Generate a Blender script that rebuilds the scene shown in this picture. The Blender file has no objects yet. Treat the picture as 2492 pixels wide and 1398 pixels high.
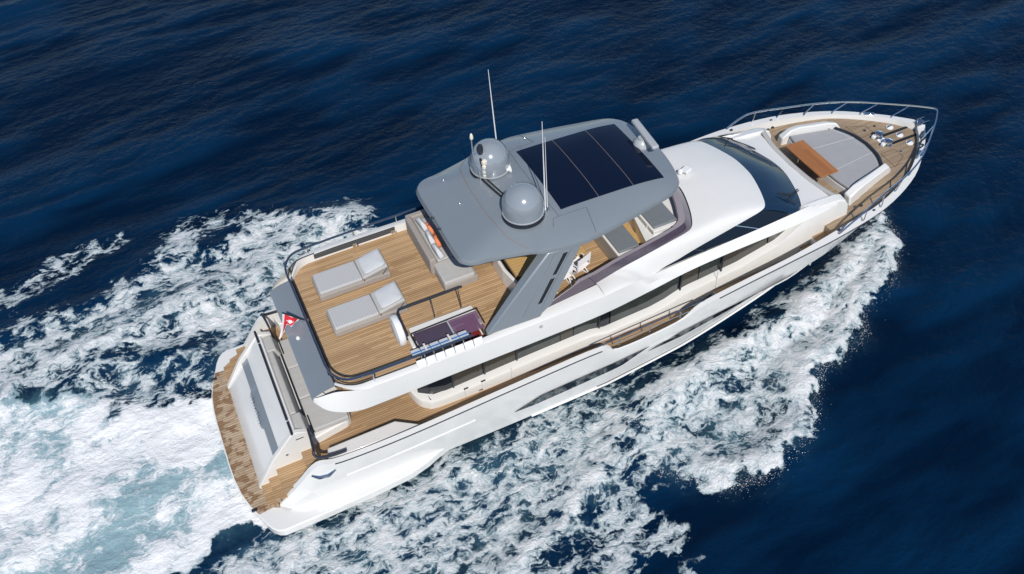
import bpy, bmesh, math, random
import numpy as np
from mathutils import Matrix, Vector
random.seed(7); RNG = np.random.default_rng(11)
S = bpy.context.scene; COL = S.collection

# ------------------------------------------------------------------ camera, sky, sun, exposure
TH = math.radians(1.7)                      # the yacht runs with her bow raised
TRIM = (Matrix.Translation((3, 0, 0))
        @ Matrix(((math.cos(TH), 0, -math.sin(TH), 0), (0, 1, 0, 0), (math.sin(TH), 0, math.cos(TH), 0), (0, 0, 0, 1)))
        @ Matrix.Translation((-3, 0, -.05)))
cd = bpy.data.cameras.new('camera'); cam = bpy.data.objects.new('camera', cd); COL.objects.link(cam)
cd.sensor_width = 36; cd.lens = 36 * 2200 / 2492; cd.clip_end = 6000
r = Vector((0.90349609, -0.42639301, -0.04340297)); d = Vector((-0.3384296, -0.64761683, -0.6826843)); f = Vector((0.26298331, 0.63149145, -0.72942329))
cam.matrix_world = TRIM @ Matrix(((r.x, -d.x, -f.x, 2.6), (r.y, -d.y, -f.y, -17.68), (r.z, -d.z, -f.z, 23.014), (0, 0, 0, 1)))
S.camera = cam
SUN = Vector((-.25, -.95, 1.0)).normalized()
w = bpy.data.worlds.new('World'); S.world = w; w.use_nodes = True
nt = w.node_tree; bg = nt.nodes['Background']; sk = nt.nodes.new('ShaderNodeTexSky')
sk.sky_type = 'NISHITA'; sk.sun_disc = False; sk.dust_density = .15; sk.ozone_density = 3.5; sk.sun_elevation = math.asin(SUN.z); sk.sun_rotation = math.atan2(SUN.x, SUN.y)
nt.links.new(sk.outputs[0], bg.inputs[0]); bg.inputs[1].default_value = .10
sl = bpy.data.lights.new('sun', 'SUN'); sl.energy = 4.4; sl.angle = math.radians(.5); sl.color = (1, .955, .89)
so = bpy.data.objects.new('sun', sl); COL.objects.link(so); so.rotation_euler = SUN.to_track_quat('Z', 'Y').to_euler()
S.view_settings.view_transform = 'Standard'; S.view_settings.look = 'None'; S.view_settings.exposure = 0; S.view_settings.gamma = 1

# ------------------------------------------------------------------ materials
def mat(name, col, rough=.5, metal=0, spec=.5, coat=0, var=0, vscale=6, bump=0, bscale=40, alpha=1, trans=0):
    m = bpy.data.materials.new(name); m.use_nodes = True; t = m.node_tree; b = t.nodes['Principled BSDF']
    b.inputs['Base Color'].default_value = (*col, 1); b.inputs['Roughness'].default_value = rough; b.inputs['Metallic'].default_value = metal
    b.inputs['Specular IOR Level'].default_value = spec; b.inputs['Coat Weight'].default_value = coat; b.inputs['Coat Roughness'].default_value = .06
    b.inputs['Transmission Weight'].default_value = trans; b.inputs['Alpha'].default_value = alpha
    tc = t.nodes.new('ShaderNodeTexCoord')
    if var:
        n = t.nodes.new('ShaderNodeTexNoise'); n.inputs['Scale'].default_value = vscale; n.inputs['Detail'].default_value = 6
        t.links.new(tc.outputs['Object'], n.inputs['Vector'])
        mx = t.nodes.new('ShaderNodeMix'); mx.data_type = 'RGBA'
        mx.inputs['A'].default_value = (*[c * (1 - var) for c in col], 1); mx.inputs['B'].default_value = (*[min(1, c * (1 + var)) for c in col], 1)
        t.links.new(n.outputs['Fac'], mx.inputs['Factor']); t.links.new(mx.outputs['Result'], b.inputs['Base Color'])
    if bump:
        n2 = t.nodes.new('ShaderNodeTexNoise'); n2.inputs['Scale'].default_value = bscale; n2.inputs['Detail'].default_value = 4
        t.links.new(tc.outputs['Object'], n2.inputs['Vector'])
        bp = t.nodes.new('ShaderNodeBump'); bp.inputs['Strength'].default_value = bump; bp.inputs['Distance'].default_value = .02
        t.links.new(n2.outputs['Fac'], bp.inputs['Height']); t.links.new(bp.outputs['Normal'], b.inputs['Normal'])
    return m

def M(t, op, a, b=None, c=None):
    n = t.nodes.new('ShaderNodeMath'); n.operation = op
    for i, v in enumerate((a, b, c)):
        if v is None: continue
        if isinstance(v, (int, float)): n.inputs[i].default_value = v
        else: t.links.new(v, n.inputs[i])
    return n.outputs[0]

def teak(name, light, dark, plank=.062, seam=.11, wet=0, axis='Y', rough=.6, contrast=1.):
    m = bpy.data.materials.new(name); m.use_nodes = True; t = m.node_tree; b = t.nodes['Principled BSDF']; L = t.links.new
    tc = t.nodes.new('ShaderNodeTexCoord'); sp = t.nodes.new('ShaderNodeSeparateXYZ'); L(tc.outputs['Object'], sp.inputs[0])
    across, along = (sp.outputs['Y'], sp.outputs['X']) if axis == 'Y' else (sp.outputs['X'], sp.outputs['Y'])
    u = M(t, 'DIVIDE', across, plank); idx = M(t, 'FLOOR', u); fr = M(t, 'FRACT', u)
    wn = t.nodes.new('ShaderNodeTexWhiteNoise'); wn.noise_dimensions = '2D'
    # planks are butted at staggered lengths
    off = t.nodes.new('ShaderNodeTexWhiteNoise'); off.noise_dimensions = '1D'; L(idx, off.inputs['W'])
    seg = M(t, 'FLOOR', M(t, 'ADD', M(t, 'DIVIDE', along, 1.9), M(t, 'MULTIPLY', off.outputs['Value'], 3.)))
    cb = t.nodes.new('ShaderNodeCombineXYZ'); L(idx, cb.inputs[0]); L(seg, cb.inputs[1]); L(cb.outputs[0], wn.inputs['Vector'])
    mp = t.nodes.new('ShaderNodeMapping'); mp.inputs['Scale'].default_value = (1.6, 22, 5) if axis == 'Y' else (22, 1.6, 5); L(tc.outputs['Object'], mp.inputs[0])
    gn = t.nodes.new('ShaderNodeTexNoise'); gn.inputs['Scale'].default_value = 1.; gn.inputs['Detail'].default_value = 5; L(mp.outputs[0], gn.inputs['Vector'])
    bn = t.nodes.new('ShaderNodeTexNoise'); bn.inputs['Scale'].default_value = .9; bn.inputs['Detail'].default_value = 4; L(tc.outputs['Object'], bn.inputs['Vector'])
    fac = M(t, 'ADD', M(t, 'ADD', M(t, 'MULTIPLY', wn.outputs['Value'], .42 * contrast), M(t, 'MULTIPLY', gn.outputs['Fac'], .45)), M(t, 'MULTIPLY', bn.outputs['Fac'], .35))
    fac = M(t, 'MINIMUM', M(t, 'MAXIMUM', M(t, 'SUBTRACT', fac, .12), 0), 1)
    mx = t.nodes.new('ShaderNodeMix'); mx.data_type = 'RGBA'; mx.inputs['A'].default_value = (*dark, 1); mx.inputs['B'].default_value = (*light, 1); L(fac, mx.inputs['Factor'])
    out = mx.outputs['Result']
    if wet:
        mp2 = t.nodes.new('ShaderNodeMapping'); mp2.inputs['Scale'].default_value = (3.0, 5.0, 3); mp2.inputs['Rotation'].default_value = (0, 0, .25); L(tc.outputs['Object'], mp2.inputs[0])
        n3 = t.nodes.new('ShaderNodeTexNoise'); n3.inputs['Scale'].default_value = 1.15; n3.inputs['Detail'].default_value = 7; n3.inputs['Roughness'].default_value = .62; L(mp2.outputs[0], n3.inputs['Vector'])
        edge = t.nodes.new('ShaderNodeMapRange'); edge.inputs['From Min'].default_value = .35; edge.inputs['From Max'].default_value = 1.3; edge.inputs['To Min'].default_value = .09; edge.inputs['To Max'].default_value = -.06; L(sp.outputs['X'], edge.inputs['Value'])
        wv = t.nodes.new('ShaderNodeMapRange'); wv.interpolation_type = 'SMOOTHSTEP'; wv.inputs['From Min'].default_value = .535; wv.inputs['From Max'].default_value = .575
        L(M(t, 'ADD', n3.outputs['Fac'], edge.outputs[0]), wv.inputs['Value'])
        m2 = t.nodes.new('ShaderNodeMix'); m2.data_type = 'RGBA'; L(out, m2.inputs['A']); m2.inputs['B'].default_value = (.185, .088, .034, 1); L(M(t, 'MULTIPLY', wv.outputs[0], .72), m2.inputs['Factor']); out = m2.outputs['Result']
        L(M(t, 'SUBTRACT', .62, M(t, 'MULTIPLY', wv.outputs[0], .3)), b.inputs['Roughness'])
    else: b.inputs['Roughness'].default_value = rough
    sm = M(t, 'LESS_THAN', fr, seam)
    m3 = t.nodes.new('ShaderNodeMix'); m3.data_type = 'RGBA'; L(out, m3.inputs['A']); m3.inputs['B'].default_value = (.035, .026, .018, 1); L(M(t, 'MULTIPLY', sm, .85), m3.inputs['Factor'])
    L(m3.outputs['Result'], b.inputs['Base Color'])
    return m

def striped(name, c1, c2, pitch, axis=0, rough=.85):
    m = mat(name, c1, rough, bump=.25, bscale=120); t = m.node_tree; b = t.nodes['Principled BSDF']
    tc = t.nodes.new('ShaderNodeTexCoord'); sp = t.nodes.new('ShaderNodeSeparateXYZ'); t.links.new(tc.outputs['Object'], sp.inputs[0])
    fr = M(t, 'FRACT', M(t, 'DIVIDE', sp.outputs[axis], pitch))
    mx = t.nodes.new('ShaderNodeMix'); mx.data_type = 'RGBA'; mx.inputs['A'].default_value = (*c1, 1); mx.inputs['B'].default_value = (*c2, 1)
    t.links.new(M(t, 'LESS_THAN', fr, .3), mx.inputs['Factor']); t.links.new(mx.outputs['Result'], b.inputs['Base Color'])
    return m

WHITE = mat('white gelcoat', (.67, .668, .655), .22, coat=.5, var=.025, vscale=1.3)
CREAM = mat('warm white gelcoat', (.665, .652, .628), .3, coat=.3, var=.03, vscale=2)
GREY = mat('grey metallic paint', (.205, .235, .265), .36, metal=.12, coat=.6, var=.05, vscale=1.1)
DARKG = mat('dark grey vinyl', (.15, .165, .18), .6, var=.08, bump=.1, bscale=60)
BLACK = mat('black rubber', (.012, .013, .016), .5)
NAVY = mat('navy black trim', (.02, .024, .035), .35)
STEEL = mat('polished steel', (.72, .74, .77), .12, metal=1)
BLUESTEEL = mat('dark blue rail tube', (.05, .075, .13), .22, metal=.5, coat=.5)
TEAK = teak('teak deck', (.53, .352, .192), (.255, .150, .068), plank=.075, seam=.13, contrast=1.35)
TEAKW = teak('weathered teak deck', (.39, .295, .20), (.20, .14, .085), plank=.07, seam=.13, contrast=1.2)
TEAKP = teak('wet teak platform', (.48, .37, .255), (.27, .185, .11), plank=.085, seam=.14, contrast=1.3, wet=1)
TEAKS = teak('side deck teak', (.45, .295, .160), (.22, .125, .06), plank=.075, seam=.14, contrast=1.3)
TEAKY = teak('oiled teak table', (.56, .37, .15), (.44, .27, .10), plank=.11, seam=.06, contrast=.5)
VARN = teak('varnished table wood', (.40, .175, .066), (.24, .088, .030), plank=.16, seam=.012, axis='X', rough=.3)
FAB = mat('light grey fabric', (.40, .393, .38), .9, var=.07, vscale=4, bump=.45, bscale=7)
FABC = mat('sunpad canvas', (.30, .305, .32), .85, var=.07, vscale=2.5, bump=.45, bscale=5)
FABD = mat('taupe fabric', (.30, .27, .245), .9, var=.06, bump=.3, bscale=90)
PIL = mat('pale grey pillow cloth', (.50, .515, .53), .9, var=.06, vscale=9, bump=.4, bscale=30)
ORG = mat('terracotta cloth', (.62, .20, .09), .9, var=.12, vscale=12, bump=.4, bscale=30)
BEDF = striped('ribbed lounger cloth', (.43, .432, .432), (.385, .385, .383), .075)
GLASS = mat('dark tinted glass', (.006, .010, .016), .035, spec=.6)
SUNG = mat('black roof glass', (.0015, .0055, .021), .04, spec=.5, alpha=.90)
WSG = mat('windscreen glass with painted sky blue', (.008, .026, .058), .04, spec=.6, var=.35, vscale=1.7)  # blue of the reflected sky is put into the glass tint
OLIVE = mat('olive blind behind glass', (.046, .042, .034), .12, spec=.5, coat=.3, var=.12)
SEAG = mat('greenish clear glass', (.028, .037, .036), .04, spec=.7, coat=.3, var=.75, vscale=2.2)
HULLG = mat('hull window glass', (.022, .027, .033), .03, spec=.9, coat=.6, var=.7, vscale=4, bump=.12, bscale=5)
PURP = mat('purple tinted acrylic', (.075, .055, .085), .12, spec=.6, coat=.6, alpha=.86)
WINE = mat('wine red varnish', (.16, .022, .022), .35)
PINKG = mat('mauve tinted acrylic', (.20, .11, .20), .12, spec=.6, alpha=.5)
BLUE = mat('blue webbing', (.03, .15, .40), .6)
RED = mat('red flag cloth', (.62, .018, .03), .8, var=.1)
FWHITE = mat('white flag cloth', (.8, .78, .78), .8)
DOME = mat('dome grey gloss', (.23, .26, .295), .2, coat=.9)
LIGHTG = mat('light grey enamel', (.36, .38, .40), .3, coat=.4)
SEAMR = mat('mauve seal', (.17, .135, .135), .5)
BRASS = mat('amber sealant', (.25, .185, .16), .5)
WPLAST = mat('white plastic', (.70, .71, .72), .35, coat=.3)
LENS = mat('frosted lens', (.66, .62, .52), .3)
SEAMG0 = mat('dark slat metal', (.11, .112, .115), .4)
VENT = mat('black vent slats', (.03, .031, .034), .5)

# ------------------------------------------------------------------ geometry helpers
CUR = {'origin': Vector((0, 0, 0))}
class G:
    def __init__(s): s.v = []; s.f = []
    def add(s, vs, fs):
        o = len(s.v); s.v += [tuple(map(float, v)) for v in vs]; s.f += [tuple(i + o for i in q) for q in fs]; return s
    def box(s, c, sz, rz=0, ry=0):
        R = Matrix.Rotation(rz, 3, 'Z') @ Matrix.Rotation(ry, 3, 'Y'); c = Vector(c)
        vs = [c + R @ Vector((x * sz[0] / 2, y * sz[1] / 2, z * sz[2] / 2)) for z in (-1, 1) for x, y in ((-1, -1), (1, -1), (1, 1), (-1, 1))]
        return s.add(vs, [(3, 2, 1, 0), (4, 5, 6, 7), (0, 1, 5, 4), (1, 2, 6, 5), (2, 3, 7, 6), (3, 0, 4, 7)])
    def prism(s, pts, z0, z1):      # pts in x,y ; z numbers or functions of (x, y)
        n = len(pts); a = sum(pts[i][0] * pts[(i + 1) % n][1] - pts[(i + 1) % n][0] * pts[i][1] for i in range(n))
        if a < 0: pts = pts[::-1]
        g0 = z0 if callable(z0) else (lambda x, y: z0); g1 = z1 if callable(z1) else (lambda x, y: z1)
        vs = [(x, y, g0(x, y)) for x, y in pts] + [(x, y, g1(x, y)) for x, y in pts]
        return s.add(vs, [tuple(range(n))[::-1], tuple(range(n, 2 * n))] + [(i, (i + 1) % n, n + (i + 1) % n, n + i) for i in range(n)])
    def slab(s, P, Q):              # two matching 3-D outlines
        n = len(P); return s.add(list(P) + list(Q), [tuple(range(n))[::-1], tuple(range(n, 2 * n))] + [(i, (i + 1) % n, n + (i + 1) % n, n + i) for i in range(n)])
    def tube(s, pts, rad, n=8, close=False):
        pts = [Vector(p) for p in pts]; m = len(pts); vs = []; up = None
        for i, p in enumerate(pts):
            if close: t = pts[(i + 1) % m] - pts[i - 1]
            else: t = pts[min(i + 1, m - 1)] - pts[max(i - 1, 0)]
            t.normalize()
            if up is None: up = Vector((0, 0, 1)) if abs(t.z) < .9 else Vector((1, 0, 0))
            a = t.cross(up); a.normalize(); b = a.cross(t); b.normalize(); up = b
            rr = rad[i] if isinstance(rad, (list, tuple)) else rad
            vs += [p + (a * math.cos(2 * math.pi * k / n) + b * math.sin(2 * math.pi * k / n)) * rr for k in range(n)]
        fs = [(i * n + k, i * n + (k + 1) % n, ((i + 1) % m) * n + (k + 1) % n, ((i + 1) % m) * n + k) for i in range(m if close else m - 1) for k in range(n)]
        if not close: fs += [tuple(range(n))[::-1], tuple(range((m - 1) * n, m * n))]
        return s.add(vs, fs)
    def lathe(s, c, prof, n=32, axis='z'):
        vs = []
        for rr, h in prof:
            for k in range(n):
                a = 2 * math.pi * k / n; x, y = rr * math.cos(a), rr * math.sin(a)
                vs.append({'z': (c[0] + x, c[1] + y, c[2] + h), 'x': (c[0] + h, c[1] + x, c[2] + y), 'y': (c[0] + x, c[1] + h, c[2] + y)}[axis])
        m = len(prof); fs = [(i * n + k, i * n + (k + 1) % n, (i + 1) * n + (k + 1) % n, (i + 1) * n + k) for i in range(m - 1) for k in range(n)]
        fs += [tuple(range(n))[::-1], tuple(range((m - 1) * n, m * n))]
        return s.add(vs, fs)
    def loft(s, rows, close=False):
        n = len(rows[0]); vs = [p for r_ in rows for p in r_]
        fs = [(i * n + k, i * n + (k + 1) % n, (i + 1) * n + (k + 1) % n, (i + 1) * n + k) for i in range(len(rows) - 1) for k in range(n if close else n - 1)]
        return s.add(vs, fs)
    def cap(s, pts): return s.add(pts, [tuple(range(len(pts)))])
    def mirror(s):
        n = len(s.v); s.v += [(x, -y, z) for x, y, z in s.v]; s.f += [tuple(i + n for i in q)[::-1] for q in s.f]; return s
    def pillow(s, c, sz, rz=0, tilt=0, roll=0, nu=20, nv=10, e=.45):
        R = Matrix.Rotation(rz, 3, 'Z') @ Matrix.Rotation(tilt, 3, 'Y') @ Matrix.Rotation(roll, 3, 'X'); vs = []
        sg = lambda v, p: math.copysign(abs(v) ** p, v)
        for j in range(nv + 1):
            ph = -math.pi / 2 + math.pi * j / nv
            for i in range(nu):
                a = 2 * math.pi * i / nu
                x = sg(math.cos(ph), .6) * sg(math.cos(a), e); y = sg(math.cos(ph), .6) * sg(math.sin(a), e); z = math.sin(ph) * (1.0 - .45 * max(abs(x), abs(y)) ** 2)
                vs.append(Vector(c) + R @ Vector((x * sz[0] / 2, y * sz[1] / 2, z * sz[2] / 2)))
        fs = [(j * nu + i, j * nu + (i + 1) % nu, (j + 1) * nu + (i + 1) % nu, (j + 1) * nu + i) for j in range(nv) for i in range(nu)]
        return s.add(vs, fs)

def cr(pts, n=6):
    """Catmull-Rom through pts, n points per span"""
    P = [Vector(p) for p in pts]; out = []
    for i in range(len(P) - 1):
        p0, p1, p2, p3 = P[max(i - 1, 0)], P[i], P[i + 1], P[min(i + 2, len(P) - 1)]
        for k in range(n):
            t = k / n; out.append(.5 * ((2 * p1) + (p2 - p0) * t + (2 * p0 - 5 * p1 + 4 * p2 - p3) * t * t + (3 * p1 - p0 - 3 * p2 + p3) * t ** 3))
    return out + [P[-1]]
def lerp_tab(tab, x):
    xs = [t[0] for t in tab]; return float(np.interp(x, xs, [t[1] for t in tab]))
def resample(pts, n):
    P = np.array([tuple(p) for p in pts], float); s_ = np.r_[0, np.cumsum(np.linalg.norm(np.diff(P, axis=0), axis=1))]; q = np.linspace(0, s_[-1], n)
    return [Vector([np.interp(v, s_, P[:, k]) for k in range(P.shape[1])]) for v in q]
def my(p): return [(x, -y, *r_) for x, y, *r_ in [tuple(q) for q in p]]

def obj(name, g, m, parent=None, smooth=35, bevel=0, seg=2, label=None, subsurf=0, weld=True):
    o_ = CUR['origin']
    me = bpy.data.meshes.new(name)
    me.from_pydata([(x - o_.x, y - o_.y, z - o_.z) for x, y, z in g.v], [], g.f)
    bm = bmesh.new(); bm.from_mesh(me)
    if weld: bmesh.ops.remove_doubles(bm, verts=bm.verts, dist=.0005)
    bmesh.ops.recalc_face_normals(bm, faces=bm.faces); bm.to_mesh(me); bm.free()
    me.materials.append(m); ob = bpy.data.objects.new(name, me); COL.objects.link(ob)
    if smooth:
        me.shade_smooth(); me.set_sharp_from_angle(angle=math.radians(smooth))
    if bevel:
        b = ob.modifiers.new('bevel', 'BEVEL'); b.width = bevel; b.segments = seg; b.limit_method = 'ANGLE'; b.angle_limit = math.radians(30)
    if subsurf:
        b = ob.modifiers.new('subsurf', 'SUBSURF'); b.levels = subsurf; b.render_levels = subsurf
    if parent: ob.parent = parent
    if label: ob['label'] = label
    return ob
def tag(o, label, cat, group=None):
    o['label'] = label; o['category'] = cat
    if group: o['group'] = group
    return o
ROOTS = []
def thing(name, label, cat, loc=(0, 0, 0), group=None):
    o = bpy.data.objects.new(name, None); COL.objects.link(o); o.location = loc; o.empty_display_size = .2
    CUR['origin'] = Vector(loc); ROOTS.append(o); return tag(o, label, cat, group)
def solo(name, g, m, label, cat, group=None, **k):
    CUR['origin'] = Vector((0, 0, 0)); o = obj(name, g, m, None, **k); ROOTS.append(o); return tag(o, label, cat, group)
def copy_tree(o, parent=None):
    c = o.copy(); COL.objects.link(c); c.parent = parent
    for ch in [q for q in bpy.data.objects if q.parent == o]: copy_tree(ch, c)
    return c

# ================================================================== THE YACHT
Y = thing('yacht', 'white motor yacht with a grey hardtop speeding across dark blue sea', 'yacht')

# ---- hull : matching stations along every longitudinal line (starboard/port mirrored)
#  x of gunwale, y, z
GUN = [(1.28, 2.80, .52), (2.0, 2.98, 1.35), (2.62, 3.08, 2.0), (3.3, 3.2, 1.98), (5.2, 3.30, 2.07), (8.4, 3.33, 2.27), (11.3, 3.33, 2.37), (11.9, 3.31, 2.06), (13.9, 3.30, 2.17), (14.8, 3.29, 2.47), (16.4, 3.26, 2.68), (18.2, 3.22, 2.86), (20.0, 3.13, 2.98), (22.0, 2.80, 3.04), (23.8, 2.06, 3.07), (25.1, 1.06, 3.10), (25.85, .32, 3.12), (26.02, .02, 3.12)]
KNU = [(1.5, 3.02, .58), (2.2, 3.14, 1.0), (2.7, 3.2, 1.32), (3.4, 3.24, 1.40), (5.2, 3.29, 1.42), (8.4, 3.31, 1.60), (11.3, 3.31, 1.72), (11.9, 3.31, 1.74), (13.9, 3.29, 1.85), (14.8, 3.27, 1.86), (16.4, 3.21, 1.88), (18.2, 3.09, 1.96), (20.0, 2.86, 2.12), (22.0, 2.36, 2.40), (23.8, 1.58, 2.62), (25.0, .74, 2.76), (25.7, .22, 2.85), (25.93, .02, 2.86)]
LOW = [(1.6, 3.05, .50), (2.3, 3.08, .62), (2.8, 3.1, .66), (3.5, 3.12, .66), (5.2, 3.14, .66), (8.4, 3.13, .62), (11.3, 3.12, .66), (11.9, 3.11, .68), (13.9, 3.05, .82), (14.8, 3.0, .92), (16.4, 2.86, 1.12), (18.2, 2.60, 1.32), (20.0, 2.2, 1.5), (22.0, 1.62, 1.68), (23.6, .98, 1.84), (24.7, .42, 1.96), (25.3, .14, 2.04), (25.5, .02, 2.06)]
LIP = [(1.6, 3.02, .42), (2.3, 3.05, .40), (2.8, 3.07, .36), (3.5, 3.09, .32), (5.2, 3.10, .28), (8.4, 3.10, .26), (11.3, 3.09, .28), (11.9, 3.08, .30), (13.9, 2.98, .42), (14.8, 2.92, .50), (16.4, 2.74, .68), (18.2, 2.46, .86), (20.0, 2.04, 1.06), (22.0, 1.44, 1.28), (23.4, .84, 1.42), (24.4, .36, 1.5), (25.0, .12, 1.56), (25.16, .02, 1.58)]
CHI = [(x, y - .10 if y > .3 else y, z - .05) for x, y, z in LIP]
KEEL = [(1.6, .02, -.7), (2.3, .02, -.7), (2.8, .02, -.7), (3.5, .02, -.7), (5.2, .02, -.75), (8.4, .02, -.8), (11.3, .02, -.82), (11.9, .02, -.82), (13.9, .02, -.82), (14.8, .02, -.82), (16.4, .02, -.8), (18.2, .02, -.76), (20, .02, -.6), (22, .02, -.2), (23.3, .02, .3), (24.2, .02, .8), (24.8, .02, 1.2), (25.0, .02, 1.4)]
def cap_in(p, q=.14):
    x, y, z = p; return (x - (.16 if y < .5 else .0), max(y - q, .02), z + .015)
CAPI = [cap_in(p, .05 if i in (7, 8) else (.15 if i < 12 else .26)) for i, p in enumerate(GUN)]
DK = [(1.25, .5), (2.3, 1.3), (2.7, 1.5), (14.8, 1.5), (16, 1.78), (19.2, 1.8), (20.4, 2.62), (23.5, 2.9), (26.1, 2.93)]
CAPB = [(x, max(y - .02, .02), min(z - .02, lerp_tab(DK, x) - .04)) for x, y, z in CAPI]
rows = [cr(c, 5) for c in (KEEL, CHI, LIP, LOW, KNU, GUN, CAPI, CAPB)]
g = G().loft(rows).mirror()
aft = [r_[0] for r_ in rows]; 
hull = obj('hull', g, WHITE, Y, smooth=28)
# dark groove under the gunwale: aft run and forward run, both sides
for lo, hi in ((14, 30), (47, 82)):
    for sy in (1, -1):
        pts = []
        for i in range(lo, hi + 1):
            a, b = rows[5][i], rows[4][i]; t = .06
            p = a.lerp(b, t); pts.append((p.x, sy * (p.y + .004), p.z))
        obj('rub_rail', G().tube(pts, .022, 6), NAVY, hull)
# spray rail lines above the chine
for sy in (1, -1):
    pts = [(p.x, sy * (p.y + .012), p.z + .075) for p in rows[2][30:72]]
    obj('boot_stripe', G().tube(pts, .016, 6), NAVY, hull)
    pts = [(p.x, sy * (p.y + .02), p.z + .0) for p in rows[2][26:74]]
    obj('spray_rail', G().tube(pts, .035, 6), WHITE, hull)
# raised sculpted ridges on the aft quarter
def hull_pt(x, z, off=.0):
    best = None
    for c0, c1 in ((rows[2], rows[3]), (rows[3], rows[4]), (rows[4], rows[5])):
        def at(c): return [np.interp(x, [p.x for p in c], [getattr(p, k) for p in c]) for k in ('y', 'z')]
        (ya, za), (yb, zb) = at(c0), at(c1)
        if za - .02 <= z <= zb + .02: t = (z - za) / max(zb - za, 1e-4); return ya + (yb - ya) * t + off
        best = yb
    return best + off
for sy in (1, -1):
    for (xa, za, xb, zb, wd) in ((3.3, 1.30, 7.2, 1.52, .05),):
        top, bot, mid = [], [], []
        for k in range(24):
            t = k / 23; x = xa + (xb - xa) * t; z = za + (zb - za) * t; q = wd * math.sin(math.pi * min(1, .08 + .92 * t)) ** .6 + .004
            top.append((x, sy * hull_pt(x, z + q, .003), z + q)); mid.append((x, sy * hull_pt(x, z, .035), z)); bot.append((x, sy * hull_pt(x, z - q * 1.4, .003), z - q * 1.4))
        obj('hull_ridge', G().loft([top, mid, bot]), WHITE, hull)
# hull windows : slim glass blades following the topside
W1 = ([(8.45, .98), (9.33, 1.38), (10.6, 1.44), (11.9, 1.48), (13.0, 1.56)], [(8.45, .96), (9.1, .90), (10.6, .97), (12.1, 1.06), (13.0, 1.545)])
W2 = ([(13.02, 1.24), (14.0, 1.58), (15.8, 1.80), (17.4, 1.94), (18.5, 2.06)], [(13.02, 1.22), (14.2, 1.22), (15.6, 1.40), (17.2, 1.68), (18.5, 2.045)])
for sy in (1, -1):
    for top, bot in (W1, W2):
        rr = []
        for k in range(33):
            t = k / 32
            def ev(c):
                xs = [p[0] for p in c]; x = xs[0] + (xs[-1] - xs[0]) * t; return x, float(np.interp(x, xs, [p[1] for p in c]))
            (x1, z1), (x2, z2) = ev(top), ev(bot)
            rr.append([(x1, sy * hull_pt(x1, z1 + (z2 - z1) * q, .028), z1 + (z2 - z1) * q) for q in np.linspace(0, 1, 9)])
        obj('hull_window', G().loft(rr), HULLG, hull, weld=False)
# small stern hawse on the quarter
for sy in (1, -1):
    pts = [(x, sy * hull_pt(x, z, .02), z) for x, z in ((2.40, 1.72), (2.58, 1.60), (2.84, 1.60), (3.06, 1.74))]
    obj('fairlead', G().tube(pts, [.035, .07, .07, .03], 8), STEEL, hull)

# ---- swim platform
PO = [(.27, 0), (.29, .83), (.31, 1.37), (.38, 1.94), (.52, 2.45), (.68, 2.83), (.82, 3.2), (.93, 3.4), (1.06, 3.53), (1.22, 3.6), (2.5, 3.6), (3.86, 3.56), (5.0, 3.49), (5.6, 3.34), (6.0, 3.18), (6.45, 3.05), (6.45, 2.5), (1.9, 2.4)]
sp_ = obj('swim_platform', G().prism(PO[1:] + my(PO[1:])[::-1], .2, .5), WHITE, Y, bevel=.035, seg=3)
TP = [(.33, .83), (.35, 1.37), (.42, 1.94), (.56, 2.45), (.70, 2.80), (1.28, 2.75), (1.28, 1.95), (1.7, 1.9)]
obj('teak_planking', G().prism(TP + my(TP)[::-1], .495, .508), TEAKP, sp_, smooth=0)
obj('platform_seam', G().box((.68, 0, .5085), (.72, .012, .004)), BRASS, sp_, smooth=0)
for y in (2.55, -2.62):
    obj('cleat', G().box((.62, y, .525), (.16, .1, .035)), NAVY, sp_, bevel=.012)

# ---- transom with garage door, lip and lettering
def tr_prof(y):
    k = (y / 2.0) ** 2; return [(.93, .50), (.95, .60), (1.28 + .03 * k, 1.06), (1.62, 1.5)]
ys = [2.0 * math.sin(math.pi / 2 * q / 8) for q in range(-8, 9)]
def be(y): return .10 * min(1, max(0, (.78 - abs(y)) / .12))      # the band is deeper round the name
LT = [[(x, y, z) for x, z in ((.95, .5), (.97, .62), (1.28, 1.0), (1.60, 1.43), (1.635, 1.47))] for y in ys]
tm = obj('transom', G().loft(LT), WHITE, Y)
yb = sorted(set(list(np.linspace(-1.9, 1.9, 21)) + [-.66, -.78, .66, .78]))
bl = []
for y in yb:
    e = be(y); bl.append([(1.60 - e * .6, y, 1.455 - e * .8), (1.625 - e * .6, y, 1.49 - e * .8), (1.66, y, 1.50), (1.86, y, 1.70)])
obj('transom_band', G().loft(bl), GREY, tm, smooth=20)
obj('transom_upper_panel', G().loft([[(1.84, y, 1.69), (1.82, y, 1.735), (1.87, y, 1.80), (2.12, y, 2.16), (2.32, y, 2.37), (2.40, y, 2.38), (2.46, y, 2.25)] for y in np.linspace(-1.92, 1.92, 13)]), WHITE, tm)
for sy in (1, -1):
    pr = [(.98, .5), (.93, .62), (1.55, 1.58), (2.28, 2.40), (2.42, 2.40), (2.72, 2.26), (2.74, 1.5), (1.5, .5)]
    obj('transom_side', G().slab([(x, sy * 1.90, z) for x, z in pr], [(x, sy * 2.06, z) for x, z in pr]), CREAM, tm, bevel=.025)
    obj('socket', G().box((1.98, sy * 2.063, 1.62), (.07, .012, .05)), BLACK, tm, smooth=0); obj('courtesy_light', G().box((2.45, sy * 2.063, 2.12), (.22, .012, .03)), BLACK, tm, smooth=0)
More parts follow.
